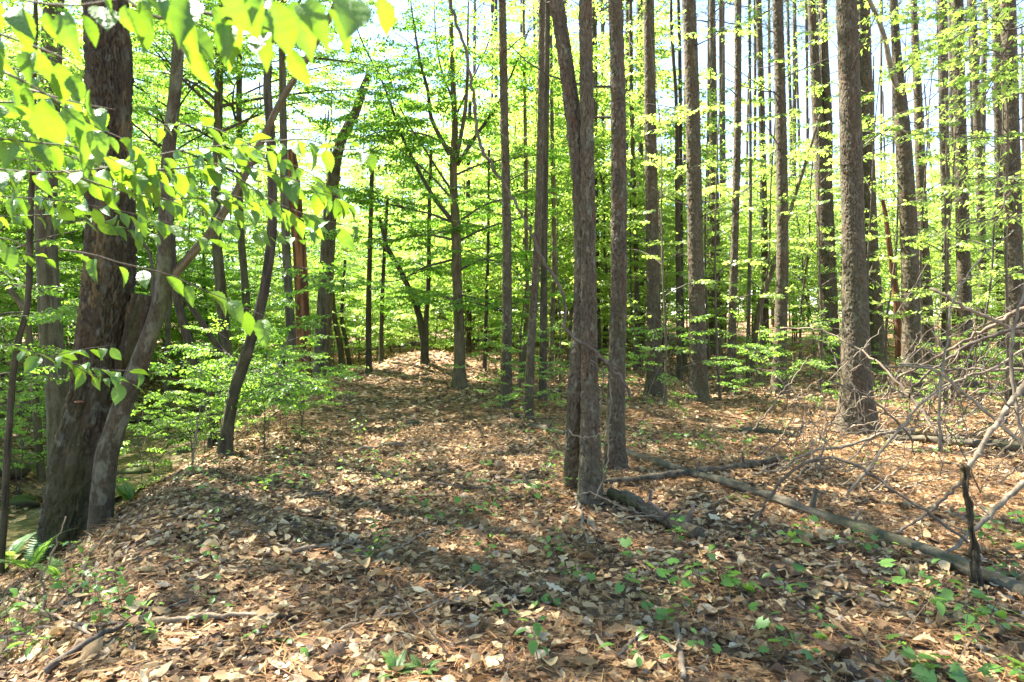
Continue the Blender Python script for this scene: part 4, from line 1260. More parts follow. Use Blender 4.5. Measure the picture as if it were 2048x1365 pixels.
# mossy stones and clods along the creek
rk = np.random.default_rng(31)
for lab, x, y, sz in (('dark mossy stone in the creek right of the lichened stem', 268, 952, 0.20), ('low dark stone farther up the creek under the leafy branch', 352, 880, 0.24), ('mossy clod on the bank below the dark leaning tree', 372, 905, 0.14),
                      ('rounded stone by the creek left of the hollow tree', 42, 1010, 0.18), ('flat mossy stone at the left picture edge by the creek', 12, 945, 0.26), ('small stone at the water under the bank', 300, 925, 0.10)):
    g = ground_hit(x, y)
    n1, n2 = 20, 12
    th, ph = np.meshgrid(np.linspace(0, 2 * np.pi, n1, endpoint=False), np.linspace(0.02, np.pi - 0.02, n2), indexing='ij')
    dv = np.stack([np.cos(th) * np.sin(ph), np.sin(th) * np.sin(ph), np.cos(ph)], -1)
    rr_ = sz * (0.6 + 0.8 * fbm(dv[..., 0] * 1.6 + x, dv[..., 1] * 1.6 + dv[..., 2] * 1.3 + 7, 3, 3))
    Vv = dv * rr_[..., None] * [1.2, 0.9, 0.55]
    ii, jj = np.meshgrid(np.arange(n1), np.arange(n2 - 1), indexing='ij')
    mbx = MB(); mbx.add(Vv.reshape(-1, 3), np.stack([ii * n2 + jj, ii * n2 + jj + 1, ((ii + 1) % n1) * n2 + jj + 1, ((ii + 1) % n1) * n2 + jj], -1).reshape(-1, 4), 0,
                        lerp(np.broadcast_to([0.10, 0.085, 0.06], dv.shape), [0.10, 0.13, 0.03], ss(0.1, 0.7, dv[..., 2])))
    tag(link('rock', mbx.mesh('rock', [M['bark']], colour=True), None, g + [0, 0, sz * 0.08]), lab, 'rock')
# little rotten stump on the path and the mossy stake
def stump(label, px, py, wpx, hpx, phrase=None, kind='dark', moss=0.6, lean=(0, 0)):
    b = ground_hit(px, py); w = wpx / F * b[1]; h = hpx / F * b[1]
    root = empty('stump', b)
    P = np.array([b - [0, 0, 0.05], b + [lean[0] * 0.5, lean[1] * .5, h * 0.5], b + [lean[0], lean[1], h]])
    link('trunk', trunk(P, np.array([w * 1.1, w, w * 0.9]), kind, 0.008, 99, int(px) + 3, 0.25, sides=24, moss=moss).mesh('trunk', [M['bark']], colour=True, origin=b), root)
    tag(root, label, 'stump')
    if phrase: LAND.append((phrase, b[0], b[1]))
    return root


stump('low dark rotten stump sitting alone on the path', 825, 853, 24, 11, 'the path stump')
b_ = ground_hit(1954, 1182)
root = empty('stake', b_)
pp = np.array([pix(x, y, b_[1] + dy) for x, y, dy in ((1955, 1188, 0), (1951, 1130, 0.01), (1945, 1075, 0.0), (1940, 1030, 0.02), (1931, 985, 0.02), (1931, 950, 0.03), (1928, 934, 0.03), (1926, 928, 0.03))])
link('trunk', trunk(pp, np.array([22, 19, 17, 18, 16, 17, 14, 5]) / F * b_[1], 'rough', 0.006, 99, 977, 0.3, sides=26, moss=1.2).mesh('trunk', [M['bark']], colour=True, origin=b_), root)
tag(root, 'dark mossy broken stake standing behind the fallen pole', 'stake'); LAND.append(('the mossy stake', b_[0], b_[1]))
stump('small dark stump end beside the thin leaning pine', 1034, 836, 12, 9)
stump('short broken stub standing on the litter behind the long pole', 1622, 1026, 10, 48, None, 'grey', 0.3, (0.04, 0))


def stick(label, pts, w0, w1, mat='deadwood', name='fallen_stick', cat='stick', lift=0.5, twigs=0, rng=None, on_ground=True, Y=None, phrase=None):
    if on_ground:
        G = np.array([ground_hit(x, y) for x, y in pts])
        G[:, 2] += 0.032
    else:
        Ys = np.broadcast_to(np.asarray(Y, float), (len(pts),)) if np.ndim(Y) == 0 else np.interp(np.linspace(0, 1, len(pts)), np.linspace(0, 1, len(Y)), Y)
        G = np.array([pix(x, y, yy_) for (x, y), yy_ in zip(pts, Ys)])
        for g in G: g[2] = max(g[2], gz1(g[0], g[1]) + 0.004)
    rng = rng or np.random.default_rng(int(abs(pts[0][0]) * 7 + pts[0][1]))
    Ym = float(np.mean(G[:, 1]))
    m = max(8, 5 * len(pts))
    Q, _ = curve(G, m)
    Q = Q + rng.normal(0, 0.0045, Q.shape) * Ym / 4
    rr = 0.85 * np.linspace(w0, w1, m) / F * Ym / 2 * (1 + 0.12 * rng.normal(0, 1, m))
    if on_ground: Q[:, 2] += rr * lift
    mbx = MB()
    tube(mbx, Q - G[0], np.maximum(rr, 0.0012), 7)
    o = link(name, mbx.mesh(name, [M[mat]]), None, G[0])
    for _ in range(twigs):
        f = rng.uniform(0.15, 0.92); i = int(f * (m - 2))
        d = unit(Q[i + 1] - Q[i]); side = unit(np.cross(d, rng.normal(0, 1, 3)))
        dr = unit(d * rng.uniform(0.3, 1.0) + side)
        L = rng.uniform(0.12, 0.5) * (1.2 - f)
        tp = [Q[i]]
        for a in range(4):
            dr = unit(dr + rng.normal(0, 0.22, 3)); tp.append(tp[-1] + dr * L / 4)
        tp = np.array(tp)
        tp[:, 2] = np.maximum(tp[:, 2], gz(tp[:, 0], tp[:, 1]) + 0.003)
        tm = MB(); tube(tm, curve(tp, 9)[0] - G[0], np.linspace(max(0.0016, rr[i] * 0.5), 0.001, 9), 4)
        link('twig', tm.mesh('twig', [M[mat]]), o)
    if label: tag(o, label, cat)
    return o, G


ST = [('grey lichened stick lying below the hollow tree, bark patched white', [(300, 1262), (340, 1256), (420, 1249), (490, 1246), (556, 1248)], 15, 9, 'deadwood', 1),
      ('brown forked branch in the lower left litter', [(92, 1362), (150, 1322), (215, 1283), (290, 1250), (345, 1226), (386, 1212)], 17, 6, 'deadwood_dark', 3),
      ('grey crooked stick lying left of the path centre', [(588, 1114), (620, 1108), (655, 1106), (690, 1098), (724, 1096)], 11, 6, 'deadwood', 1),
      ('long thin stick slanting up to the right across the near litter', [(665, 1282), (740, 1256), (830, 1238), (890, 1213), (945, 1180), (968, 1158)], 8, 4, 'deadwood', 2),
      ('short straight stick pointing at the forked pine from the lower edge', [(755, 1128), (785, 1112), (830, 1090), (870, 1066)], 9, 5, 'deadwood', 0),
      ('pale grey stick leaning on the forked pine foot', [(1149, 996), (1158, 1030), (1166, 1065), (1178, 1100)], 9, 6, 'deadwood', 0),
      ('thick grey stick cut by the lower picture edge', [(1352, 1268), (1358, 1300), (1361, 1335), (1366, 1375)], 16, 15, 'deadwood', 1),
      ('dark curved bark piece of stick in the pale leaves', [(1238, 1332), (1262, 1302), (1290, 1282), (1312, 1274)], 12, 6, 'deadwood_dark', 0),
      ('forked grey branch lying across the middle of the path', [(716, 906), (760, 901), (800, 893), (845, 891)], 7, 4, 'deadwood', 2),
      ('grey stick lying along the slope above the creek', [(585, 1008), (620, 1000), (668, 989)], 8, 5, 'deadwood_dark', 0),
      ('bowed stick in front of the forked pine', [(1010, 972), (1050, 974), (1085, 982), (1112, 990)], 8, 5, 'deadwood_dark', 1),
      ('slim stick left of the forked pine, lying level', [(872, 978), (920, 981), (980, 988)], 6, 4, 'deadwood_dark', 0),
      ('dark stick under the seedlings in the near litter', [(850, 1182), (890, 1178), (935, 1176)], 7, 4, 'deadwood_dark', 0),
      ('thin branch along the lower left corner', [(0, 1292), (60, 1276), (150, 1265), (250, 1266)], 10, 7, 'deadwood_dark', 2),
      ('grey branch leaning out of the lower left corner', [(30, 1190), (85, 1235), (140, 1262), (190, 1290)], 9, 6, 'deadwood', 3),
      ('short pale twig in the leaves at bottom centre', [(985, 1352), (1000, 1330), (1018, 1302)], 6, 4, 'deadwood', 0),
      ('dark limp stick across the creek sand', [(345, 888), (365, 880), (390, 868)], 9, 6, 'deadwood_dark', 0)]
for lab, pts, a, b, mt, tw in ST: stick(lab, pts, a, b, mt, twigs=tw)
for lab, pts, Yv, a, b in [('pale upright twig leaning in front of the hollow tree', [(88, 1250), (90, 1180), (84, 1150), (100, 1120), (118, 1072), (130, 1036)], 4.1, 6, 3),
                           ('second pale twig standing right of the hollow tree foot', [(160, 1215), (163, 1180), (175, 1130), (188, 1100), (206, 1082)], 4.0, 5, 3),
                           ('thin bare stem standing behind the slope seedlings', [(382, 965), (388, 900), (396, 850), (400, 810)], 6.6, 6, 3),
                           ('thin bare pole slanting over the near litter', [(950, 1380), (910, 1320), (860, 1262), (815, 1212), (790, 1175)], 3.0, 4, 3)]:
    stick(lab, pts, a, b, on_ground=False, Y=Yv, name='dead_twig')

# the brush pile of dead branches on the right
BR = [('pale bare branch end pointing up left, topmost of the brush pile', [(2110, 672), (2048, 668), (1985, 640), (1925, 612), (1880, 585), (1858, 578)], (5.6, 6.0), 11, 7, 'deadwood', 5),
      ('dark forked branch sloping down left through the brush pile', [(2120, 585), (2048, 618), (1980, 655), (1912, 692), (1860, 722), (1798, 754)], (5.8, 6.6), 12, 6, 'deadwood_dark', 6),
      ('pale crooked branch sloping down left under the dark forked one', [(2110, 632), (2048, 655), (1952, 681), (1890, 722), (1835, 765), (1817, 796)], (5.2, 6.0), 9, 5, 'deadwood', 5),
      ('long pale branch arching down to the right edge of the brush', [(1770, 735), (1820, 733), (1872, 743), (1934, 791), (1996, 846), (2048, 890), (2120, 950)], (5.4, 4.6), 5, 11, 'deadwood', 4),
      ('thick grey branch leaning behind the mossy stake', [(2110, 690), (2048, 769), (2010, 822), (1989, 853), (1955, 905), (1930, 945)], (4.8, 4.4), 14, 11, 'deadwood', 4),
      ('grey branch propped from the right edge down to the fallen pole', [(2110, 905), (2048, 964), (2000, 1010), (1952, 1055), (1880, 1121)], (4.3, 4.2), 15, 9, 'deadwood', 3),
      ('dark stick crossing from the mossy stake down to the left', [(1925, 962), (1900, 985), (1861, 1022), (1815, 1052), (1769, 1080)], (4.4, 4.6), 9, 6, 'deadwood_dark', 2),
      ('brown hoop shaped branch arching over the fallen pole', [(1497, 1062), (1530, 1010), (1560, 965), (1600, 932), (1652, 916), (1700, 926), (1751, 957), (1800, 990), (1850, 1020), (1934, 1085)], (4.9, 4.2), 7, 7, 'deadwood_dark', 2),
      ('level branch lying across the back of the brush pile', [(2120, 742), (2048, 740), (1960, 740), (1897, 739), (1850, 732), (1800, 726)], (6.2, 6.4), 8, 5, 'deadwood', 4),
      ('slim branch rising from the long pole to the brush top', [(1693, 990), (1740, 930), (1790, 870), (1850, 800), (1905, 765), (1990, 735), (2050, 700)], (5.0, 5.8), 6, 7, 'deadwood', 6),
      ('thin dark whip arching left out of the brush pile', [(1830, 885), (1780, 830), (1730, 790), (1680, 770), (1640, 762)], (5.6, 5.6), 6, 3, 'deadwood_dark', 4),
      ('pale whip curling up beside the stout pine', [(1752, 775), (1742, 745), (1720, 720), (1722, 700), (1738, 690)], (7.5, 7.4), 5, 3, 'deadwood', 1),
      ('bent branch leaning on the stout pine from the brush', [(1880, 870), (1840, 820), (1790, 760), (1745, 715), (1700, 690), (1640, 660), (1560, 655)], (6.6, 8.2), 7, 3, 'deadwood', 5),
      ('low grey branch at the left end of the brush pile', [(1560, 940), (1620, 905), (1690, 895), (1760, 870), (1830, 860)], (6.2, 6.2), 6, 7, 'deadwood', 7),
      ('tall thin dead shoot rising through the brush', [(1880, 905), (1878, 820), (1890, 700), (1906, 600), (1960, 520), (2030, 460)], (5.0, 5.4), 7, 3, 'deadwood', 5),
      ('leaning dead shoot at the right picture edge', [(2052, 900), (2030, 800), (2022, 690), (2048, 580), (2070, 520)], (4.7, 5.0), 10, 5, 'deadwood', 3)]
rp = np.random.default_rng(404)
for lab, pts, Yv, a, b, tw in [(x[0], x[1], x[2], x[3], x[4], x[6]) for x in BR]:
    mt = 'deadwood_dark' if ('dark' in lab or 'brown' in lab) else 'deadwood'
    stick(lab, pts, a, b, mt, 'dead_branch', 'dead branch', twigs=tw, rng=rp, on_ground=False, Y=Yv)
for k in range(100):
    x0 = rp.uniform(1500, 2100); y0 = rp.uniform(760, 1000) if x0 > 1650 else rp.uniform(850, 960)
    L = rp.uniform(120, 380) * (1 if x0 > 1650 else 0.6)
    an = rp.normal(0.45, 0.55) if rp.uniform() < 0.75 else rp.uniform(1.0, 2.2)
    cv = rp.normal(0, 0.5)
    pts = [(x0, y0)]
    for a in range(5):
        pts.append((pts[-1][0] + math.cos(an) * L / 5, pts[-1][1] - math.sin(an) * L / 5)); an += cv / 5 + rp.normal(0, 0.12)
    yb = ground_hit(x0, max(y0, 760) + rp.uniform(0, 60))[1]
    yb = min(max(yb, 4.4), 8.0)
    o, G = stick(None, pts, rp.uniform(2.2, 5), 1.4, 'deadwood' if k % 3 else 'deadwood_dark', 'dead_branch', twigs=int(rp.integers(2, 7)), rng=rp, on_ground=False, Y=(yb, yb + rp.uniform(-0.4, 0.6)))
    tag(o, None, 'dead branch', 'tangled dead branches of the brush pile')
    later(o, 'thin tangled dead branch', G[2][0], G[2][1])

# thin loose sticks all over the floor
for k in range(70):
    px = rp.uniform(-20, 2070); py = 760 + 600 * rp.uniform() ** 0.8
    g = ground_hit(px, py)
    if abs(g[0] - creek_x(g[1])) < 0.8: continue
    an = rp.uniform(0, 3.14); L = rp.uniform(0.15, 0.7); n = 5
    pts = [g]
    for a in range(n):
        an += rp.normal(0, 0.18); q_ = pts[-1] + np.array([math.cos(an), math.sin(an), 0]) * L / n
        q_[2] = gz1(q_[0], q_[1]); pts.append(q_)
    pts = np.array(pts); pts[:, 2] += 0.018 + 0.01 * rp.uniform(size=len(pts))
    mbx = MB(); r0 = rp.uniform(0.003, 0.007)
    tube(mbx, curve(pts - g, 14)[0], np.linspace(r0, r0 * 0.5, 14), 6)
    o = link('fallen_twig', mbx.mesh('fallen_twig', [M['deadwood' if k % 2 else 'deadwood_dark']]), None, g)
    tag(o, None, 'twig', 'thin twigs strewn over the leaf litter')
    later(o, 'thin grey twig' if k % 2 else 'thin dark twig', g[0], g[1])

# the long curved vine-like stem and thin vines on the pines
o, G = stick('long thin curved stem arching from above down past the forked pine', [(1600, 905), (1560, 865), (1500, 808), (1464, 757), (1420, 715), (1350, 675)], 4, 4, on_ground=False, Y=6.0, name='arching_stem', cat='vine', mat='deadwood_dark')
bpy.data.objects.remove(o)
stick('long thin curved stem hanging from above and bending past the forked pine', [(1262, 790), (1251, 769), (1222, 736), (1193, 706), (1132, 659), (1131, 608), (1108, 555), (1083, 516), (1068, 478), (1040, 425), (1010, 370), (985, 335), (966, 304), (956, 265), (951, 220), (943, 165), (933, 110), (915, 50), (899, -5), (885, -60)], 8, 7, on_ground=False, Y=(5.3, 5.2), name='arching_stem', cat='vine', mat='deadwood_dark', phrase='x')
for lab, pts, Yv, w in [('pale thin vine tangled at the straight pine foot', [(1190, 1000), (1215, 930), (1216, 860), (1222, 800), (1214, 750), (1180, 720)], 5.2, 4),
                        ('dark thin vine between the forked and straight pines', [(1205, 985), (1203, 900), (1195, 850), (1204, 800), (1208, 730)], 5.6, 5),
                        ('pale curved twig crossing the forked pine foot', [(1140, 862), (1150, 872), (1180, 874), (1200, 868), (1222, 850)], 5.2, 4),
                        ('thin vine climbing the vine-wrapped pine', [(1322, 760), (1316, 640), (1321, 500), (1318, 400), (1306, 300), (1292, 230)], 13.2, 4),
                        ('pale vine snaking up the foot of the pale-vined pine', [(1543, 790), (1546, 730), (1556, 690), (1558, 640), (1549, 610), (1556, 560)], 13.6, 6),
                        ('thin whip bowing right in front of the straight pine', [(1240, 1040), (1290, 1030), (1340, 1036), (1400, 1020), (1440, 1000)], 4.9, 4),
                        ('pale thin stem leaning right from the straight pine foot', [(1150, 990), (1180, 985), (1215, 1000), (1260, 1022), (1330, 1030)], 5.0, 4)]:
    stick(lab, pts, w, w * 0.6, on_ground=False, Y=Yv, name='vine', cat='vine')

# ------------------------------------------------------------------ fallen leaves
def outline_beech(t): return 0.30 * np.sin(np.pi * t ** 0.85) ** 0.9
def outline_oak(t): return (0.34 * np.sin(np.pi * t ** 0.8) ** 0.8) * (0.62 + 0.38 * np.cos(t * 2 * np.pi * 3.5)) + 0.015
def outline_long(t): return 0.19 * np.sin(np.pi * t ** 0.9) ** 0.8
def outline_broad(t): return 0.42 * np.sin(np.pi * t ** 0.7) ** 0.8 * (0.78 + 0.22 * np.cos(t * 2 * np.pi * 2.5))


def grid_leaf(fn, rows, half=1):
    """leaf blade of rows x 2*half quads lying along +x; returns template a,b,c and faces (quads), uv"""
    t = np.linspace(0.0, 1.0, rows + 1)
    w = np.maximum(fn(np.clip(t, 0.004, 0.996)), 0.004)
    c = np.linspace(-1, 1, 2 * half + 1)
    A, Cc = np.meshgrid(t, c, indexing='ij')
    Bv = Cc * w[:, None]
    nc = len(c)
    i, j = np.meshgrid(np.arange(rows), np.arange(nc - 1), indexing='ij')
    f = np.stack([i * nc + j, i * nc + j + 1, (i + 1) * nc + j + 1, (i + 1) * nc + j], -1).reshape(-1, 4)
    return A.ravel(), Bv.ravel(), f, np.stack([0.5 + 0.5 * Cc.ravel(), A.ravel()], -1)


def litter(mb, P, N, yaw, S, fn, rows, rng, half=1, curl=1.0):
    a, b, f, _ = grid_leaf(fn, rows, half)
    n = len(P)
    D = np.stack([np.cos(yaw), np.sin(yaw), np.zeros(n)], -1)
    N = unit(N); D = unit(D - np.sum(D * N, -1, keepdims=True) * N); B = np.cross(N, D)
    kx = rng.normal(0.9, 1.5, n) * curl; ky = rng.normal(0.15, 0.5, n) * curl; tw = rng.normal(0, 0.9, n) * curl; fo = rng.normal(0.15, 0.35, n)
    cz = kx[:, None] * b[None] ** 2 + ky[:, None] * (a[None] - 0.5) ** 2 + tw[:, None] * (a[None] - 0.5) * b[None] + fo[:, None] * np.abs(b[None])
    cz = cz + 0.02 * np.sin(a[None] * 17 + b[None] * 23 + yaw[:, None] * 5)
    V = P[:, None] + S[:, None, None] * ((a - 0.5)[None, :, None] * D[:, None] + b[None, :, None] * B[:, None] + cz[..., None] * N[:, None])
    k = len(a)
    FF = (f[None] + (np.arange(n) * k)[:, None, None]).reshape(-1, 4)
    mb.add(V.reshape(-1, 3), FF, 0)


def ground_points(rng, n, y0, y1, pw=1.0):
    Yv = y0 + (y1 - y0) * rng.uniform(0, 1, n) ** pw
    keep = rng.uniform(0, 1, n) < (1.7 * Yv + 2) / (1.7 * y1 + 2)
    Yv = Yv[keep]
    Xv = rng.uniform(-1, 1, len(Yv)) * (0.85 * Yv + 1.0)
    d = Xv - creek_x(Yv)
    k = (np.abs(d) > 0.62) | (rng.uniform(0, 1, len(Yv)) < 0.22)
    k &= ~((d < 0) & (rng.uniform(0, 1, len(Yv)) < 0.2))
    Xv, Yv = Xv[k], Yv[k]
    e = 0.05
    nx_ = -(gz(Xv + e, Yv) - gz(Xv - e, Yv)) / (2 * e); ny_ = -(gz(Xv, Yv + e) - gz(Xv, Yv - e)) / (2 * e)
    return np.stack([Xv, Yv, gz(Xv, Yv)], -1), np.stack([nx_, ny_, np.ones(len(Xv))], -1)


rl = np.random.default_rng(606)
mbl = MB()
for fn, nn, rows, sz in ((outline_beech, 46000, 4, (0.022, 0.085)), (outline_oak, 9000, 8, (0.04, 0.105)), (outline_long, 28000, 4, (0.03, 0.11)), (outline_broad, 7000, 6, (0.03, 0.095))):
    P, N = ground_points(rl, nn, 1.9, 9.5)
    n = len(P)
    P[:, 2] += rl.uniform(0.006, 0.036, n)
    litter(mbl, P, N + rl.normal(0, 0.24, (n, 3)), rl.uniform(0, 6.28, n), sz[0] + (sz[1] - sz[0]) * rl.uniform(0, 1, n) ** 1.5, fn, rows, rl, curl=0.75)
P, N = ground_points(rl, 190000, 8.0, 27, 0.7)
n = len(P)
P[:, 2] += rl.uniform(0.008, 0.04, n)
put_leaves(mbl, P, np.stack([np.cos(rl.uniform(0, 6.28, n)), rl.normal(0, 0.7, n), rl.normal(0, 0.15, n)], -1), N + rl.normal(0, 0.38, (n, 3)), rl.uniform(0.05, 0.115, n), LEAF4, 0)
o = link('leaf_litter', mbl.mesh('leaf_litter', [M['litter']], smooth=False), floor)
tag(o, kind='stuff')

# pine straw between the leaves, thickest round the pines
mbs = MB()
P, N = ground_points(rl, 150000, 1.9, 12)
dens = ss(-2.5, 1.0, P[:, 0]) * 0.65 + 0.35
dens *= ss(0.35, 0.6, fbm(P[:, 0] * 1.3, P[:, 1] * 1.3, 9, 3)) * 0.8 + 0.2
P = P[rl.uniform(0, 1, len(P)) < dens]
n = len(P)
P[:, 2] += rl.uniform(0.022, 0.05, n)
dirp = rl.uniform(0, 6.28, n)
for a in range(3):
    an = dirp + rl.normal(0, 0.16, n)
    put_leaves(mbs, P, np.stack([np.cos(an), np.sin(an), rl.normal(0.0, 0.12, n)], -1), np.stack([rl.normal(0, 0.4, n), rl.normal(0, 0.4, n), np.ones(n)], -1), rl.uniform(0.11, 0.2, n), (np.array([[0, 0.008, 0], [0, -0.008, 0], [1, 0.0, -0.06]]), np.array([[0, 1, 2]])), 0)
o = link('pine_straw', mbs.mesh('pine_straw', [M['straw']], smooth=False), floor)
tag(o, kind='stuff')

# the three hundred dead leaves that show largest
VAR = []
for k in range(16):
    mbx = MB()
    fn, rows = ((outline_beech, 7), (outline_oak, 12), (outline_long, 6), (outline_broad, 10))[k % 4]
    litter(mbx, np.zeros((1, 3)), np.array([[0, 0, 1.0]]), np.zeros(1), np.ones(1), fn, rows, rl, 2, 0.85)
    VAR.append(mbx.mesh('dead_leaf', [M['dead_leaf']], smooth=True))
for k in range(300):
    Yv = 1.95 + 3.0 * rl.uniform() ** 1.4
    Xv = rl.uniform(-0.8, 0.8) * Yv
    if abs(Xv - creek_x(Yv)) < 0.8: Xv = 0.3 * Xv
    o = link('dead_leaf', VAR[k % 16], floor, (Xv, Yv, gz1(Xv, Yv) + rl.uniform(0.035, 0.06)))
    s = rl.uniform(0.06, 0.135)
    o.scale = (s, s, s)
    o.rotation_euler = (rl.normal(0, 0.28), rl.normal(0, 0.28), rl.uniform(0, 6.28))

# ------------------------------------------------------------------ seedlings, vines and ferns on the floor
def seedling_leaf_mesh(kind):
    mbx = MB()
    T = dict(grape=GRAPE, star=STAR)
    if kind in T:
        mbx.add(T[kind][0], T[kind][1])
    else:
        a, b, f, uv = grid_leaf(outline_beech, 6, 1)
        mbx.add(np.stack([a, b, 0.35 * np.abs(b) - 0.25 * (a - 0.3) ** 2], -1), f)
    return mbx.mesh('leaf', [M['leaf_low']], smooth=True)


SLEAF = {k: seedling_leaf_mesh(k) for k in ('grape', 'star', 'oval')}


def seedling(px, py, kind, n, h, leaf, rng, spread=0.12, desc=None, Yd=None):
    g = ground_hit(px, py)
    root = empty('seedling' if kind != 'grape' else 'vine_seedling', g)
    mbx = MB()
    spots = []
    ns = max(1, int(round(n / 5)))
    for s in range(ns):
        b0 = rng.normal(0, spread * 0.35, 3) * [1, 1, 0] if s else np.zeros(3)
        tip = b0 + np.array([rng.normal(0, spread), rng.normal(0, spread), h * rng.uniform(0.7, 1.1)])
        Q, _ = curve(np.array([b0 - [0, 0, 0.02], b0 * 0.6 + tip * 0.4 + rng.normal(0, 0.012, 3), tip]), 7)
        tube(mbx, Q, np.linspace(0.0028, 0.0014, 7), 4)
        m = n // ns
        for a in range(m):
            f = 0.45 + 0.55 * (a + 1) / m
            o = Q[0] + 0; x = f * 6; i = min(int(x), 5); o = Q[i] + (Q[i + 1] - Q[i]) * (x - i)
            az = a * 2.4 + rng.normal(0, 0.4) + s
            d = np.array([math.cos(az), math.sin(az), rng.normal(0.05, 0.25)])
            l = leaf * rng.uniform(0.5, 1.1)
            e = o + d * l * 0.55
            tube(mbx, np.array([o, (o + e) / 2 + [0, 0, 0.006], e]), 0.0011, 3, cap=False)
            spots.append((e, az, l))
    link('stem', mbx.mesh('stem', [M['sapling_bark']]), root)
    for e, az, l in spots:
        o = link('leaf', SLEAF[kind], root, e)
        o.rotation_euler = (rng.normal(0.0, 0.3), rng.normal(0.22, 0.3), az)
        o.scale = (l, l, l)
    tag(root, None, 'seedling', 'green seedlings coming up through the litter')
    later(root, desc or (('tall ' if h > 0.18 else 'low ' if h < 0.10 else 'small ') + {'grape': 'round-leaved vine', 'star': 'lobed-leaf seedling', 'oval': 'oval-leaf seedling'}[kind] + (' with few leaves' if n < 6 else '')), g[0], g[1])
    return root


rs = np.random.default_rng(808)
for px, py, kind, n, h, lf in [
        (1000, 1128, 'grape', 7, 0.10, 0.055), (1085, 1115, 'oval', 5, 0.12, 0.05), (975, 1150, 'grape', 6, 0.06, 0.05), (1010, 1090, 'oval', 4, 0.1, 0.045), (1130, 1180, 'grape', 8, 0.08, 0.06), (1095, 1232, 'grape', 8, 0.06, 0.06), (1165, 1150, 'grape', 6, 0.06, 0.055),
        (1020, 1240, 'grape', 5, 0.07, 0.05), (1090, 1290, 'oval', 6, 0.12, 0.075), (1090, 1340, 'oval', 4, 0.1, 0.075), (1300, 1180, 'grape', 5, 0.09, 0.05), (1380, 1170, 'grape', 8, 0.14, 0.06), (1420, 1190, 'grape', 9, 0.16, 0.07), (1480, 1195, 'grape', 9, 0.14, 0.075), (1535, 1215, 'grape', 8, 0.14, 0.07), (1365, 1130, 'grape', 6, 0.16, 0.06),
        (1600, 1100, 'grape', 9, 0.12, 0.07), (1580, 1075, 'grape', 6, 0.12, 0.06), (1600, 1312, 'grape', 7, 0.16, 0.075), (1650, 1330, 'star', 6, 0.12, 0.08), (1705, 1262, 'oval', 4, 0.08, 0.06), (1690, 1345, 'grape', 6, 0.05, 0.07), (1800, 1290, 'grape', 5, 0.08, 0.07), (1855, 1230, 'grape', 8, 0.16, 0.085), (1905, 1215, 'oval', 6, 0.2, 0.08), (1985, 1250, 'grape', 9, 0.17, 0.085), (2030, 1280, 'oval', 8, 0.14, 0.08), (1960, 1120, 'oval', 9, 0.22, 0.07), (2020, 1130, 'grape', 9, 0.22, 0.075), (2040, 1070, 'grape', 6, 0.25, 0.07), (1900, 1360, 'grape', 8, 0.10, 0.085), (1980, 1370, 'grape', 7, 0.1, 0.085), (1760, 1375, 'star', 6, 0.1, 0.08), (1450, 1000, 'grape', 5, 0.1, 0.055),
        (750, 932, 'oval', 9, 0.10, 0.055), (790, 938, 'oval', 9, 0.12, 0.055), (865, 938, 'oval', 10, 0.12, 0.055), (770, 975, 'oval', 7, 0.08, 0.05), (690, 972, 'oval', 6, 0.08, 0.05), (860, 1010, 'star', 9, 0.12, 0.06), (885, 1030, 'oval', 6, 0.1, 0.05), (840, 1050, 'star', 6, 0.08, 0.05), (735, 1120, 'oval', 7, 0.09, 0.055), (720, 1128, 'oval', 4, 0.06, 0.05), (765, 1125, 'star', 5, 0.06, 0.05), (925, 1045, 'oval', 7, 0.1, 0.05),
        (1100, 935, 'oval', 10, 0.2, 0.05), (1120, 905, 'oval', 8, 0.2, 0.05), (1080, 950, 'oval', 7, 0.12, 0.05), (1055, 980, 'grape', 7, 0.1, 0.055), (1090, 1010, 'grape', 8, 0.1, 0.055), (1110, 870, 'oval', 9, 0.22, 0.05), (1030, 880, 'star', 8, 0.16, 0.05), (950, 905, 'oval', 6, 0.1, 0.045), (1000, 935, 'grape', 6, 0.08, 0.05),
        (400, 1100, 'oval', 10, 0.22, 0.06), (430, 1120, 'oval', 6, 0.14, 0.055), (390, 1145, 'oval', 5, 0.1, 0.06), (395, 1010, 'star', 6, 0.12, 0.055), (330, 985, 'star', 9, 0.2, 0.06), (290, 985, 'oval', 6, 0.15, 0.06), (420, 900, 'oval', 9, 0.2, 0.05), (470, 905, 'oval', 9, 0.22, 0.05), (455, 930, 'oval', 6, 0.15, 0.05), (560, 1000, 'oval', 9, 0.14, 0.055), (600, 965, 'star', 7, 0.12, 0.05), (480, 1010, 'star', 7, 0.12, 0.05), (170, 1205, 'oval', 7, 0.13, 0.07), (60, 1275, 'oval', 8, 0.16, 0.075), (80, 1310, 'oval', 6, 0.1, 0.075), (120, 1255, 'oval', 5, 0.12, 0.06), (520, 1290, 'oval', 4, 0.1, 0.075), (565, 1280, 'oval', 3, 0.06, 0.06), (15, 1230, 'oval', 7, 0.12, 0.07), (155, 1080, 'oval', 4, 0.14, 0.06), (410, 1225, 'oval', 3, 0.06, 0.05), (595, 1110, 'oval', 4, 0.1, 0.05), (310, 960, 'oval', 6, 0.15, 0.05), (260, 1170, 'star', 3, 0.08, 0.05), (230, 1250, 'oval', 4, 0.09, 0.05), (670, 1360, 'star', 4, 0.05, 0.05)]:
    seedling(px, py, kind, n, h, lf, rs)
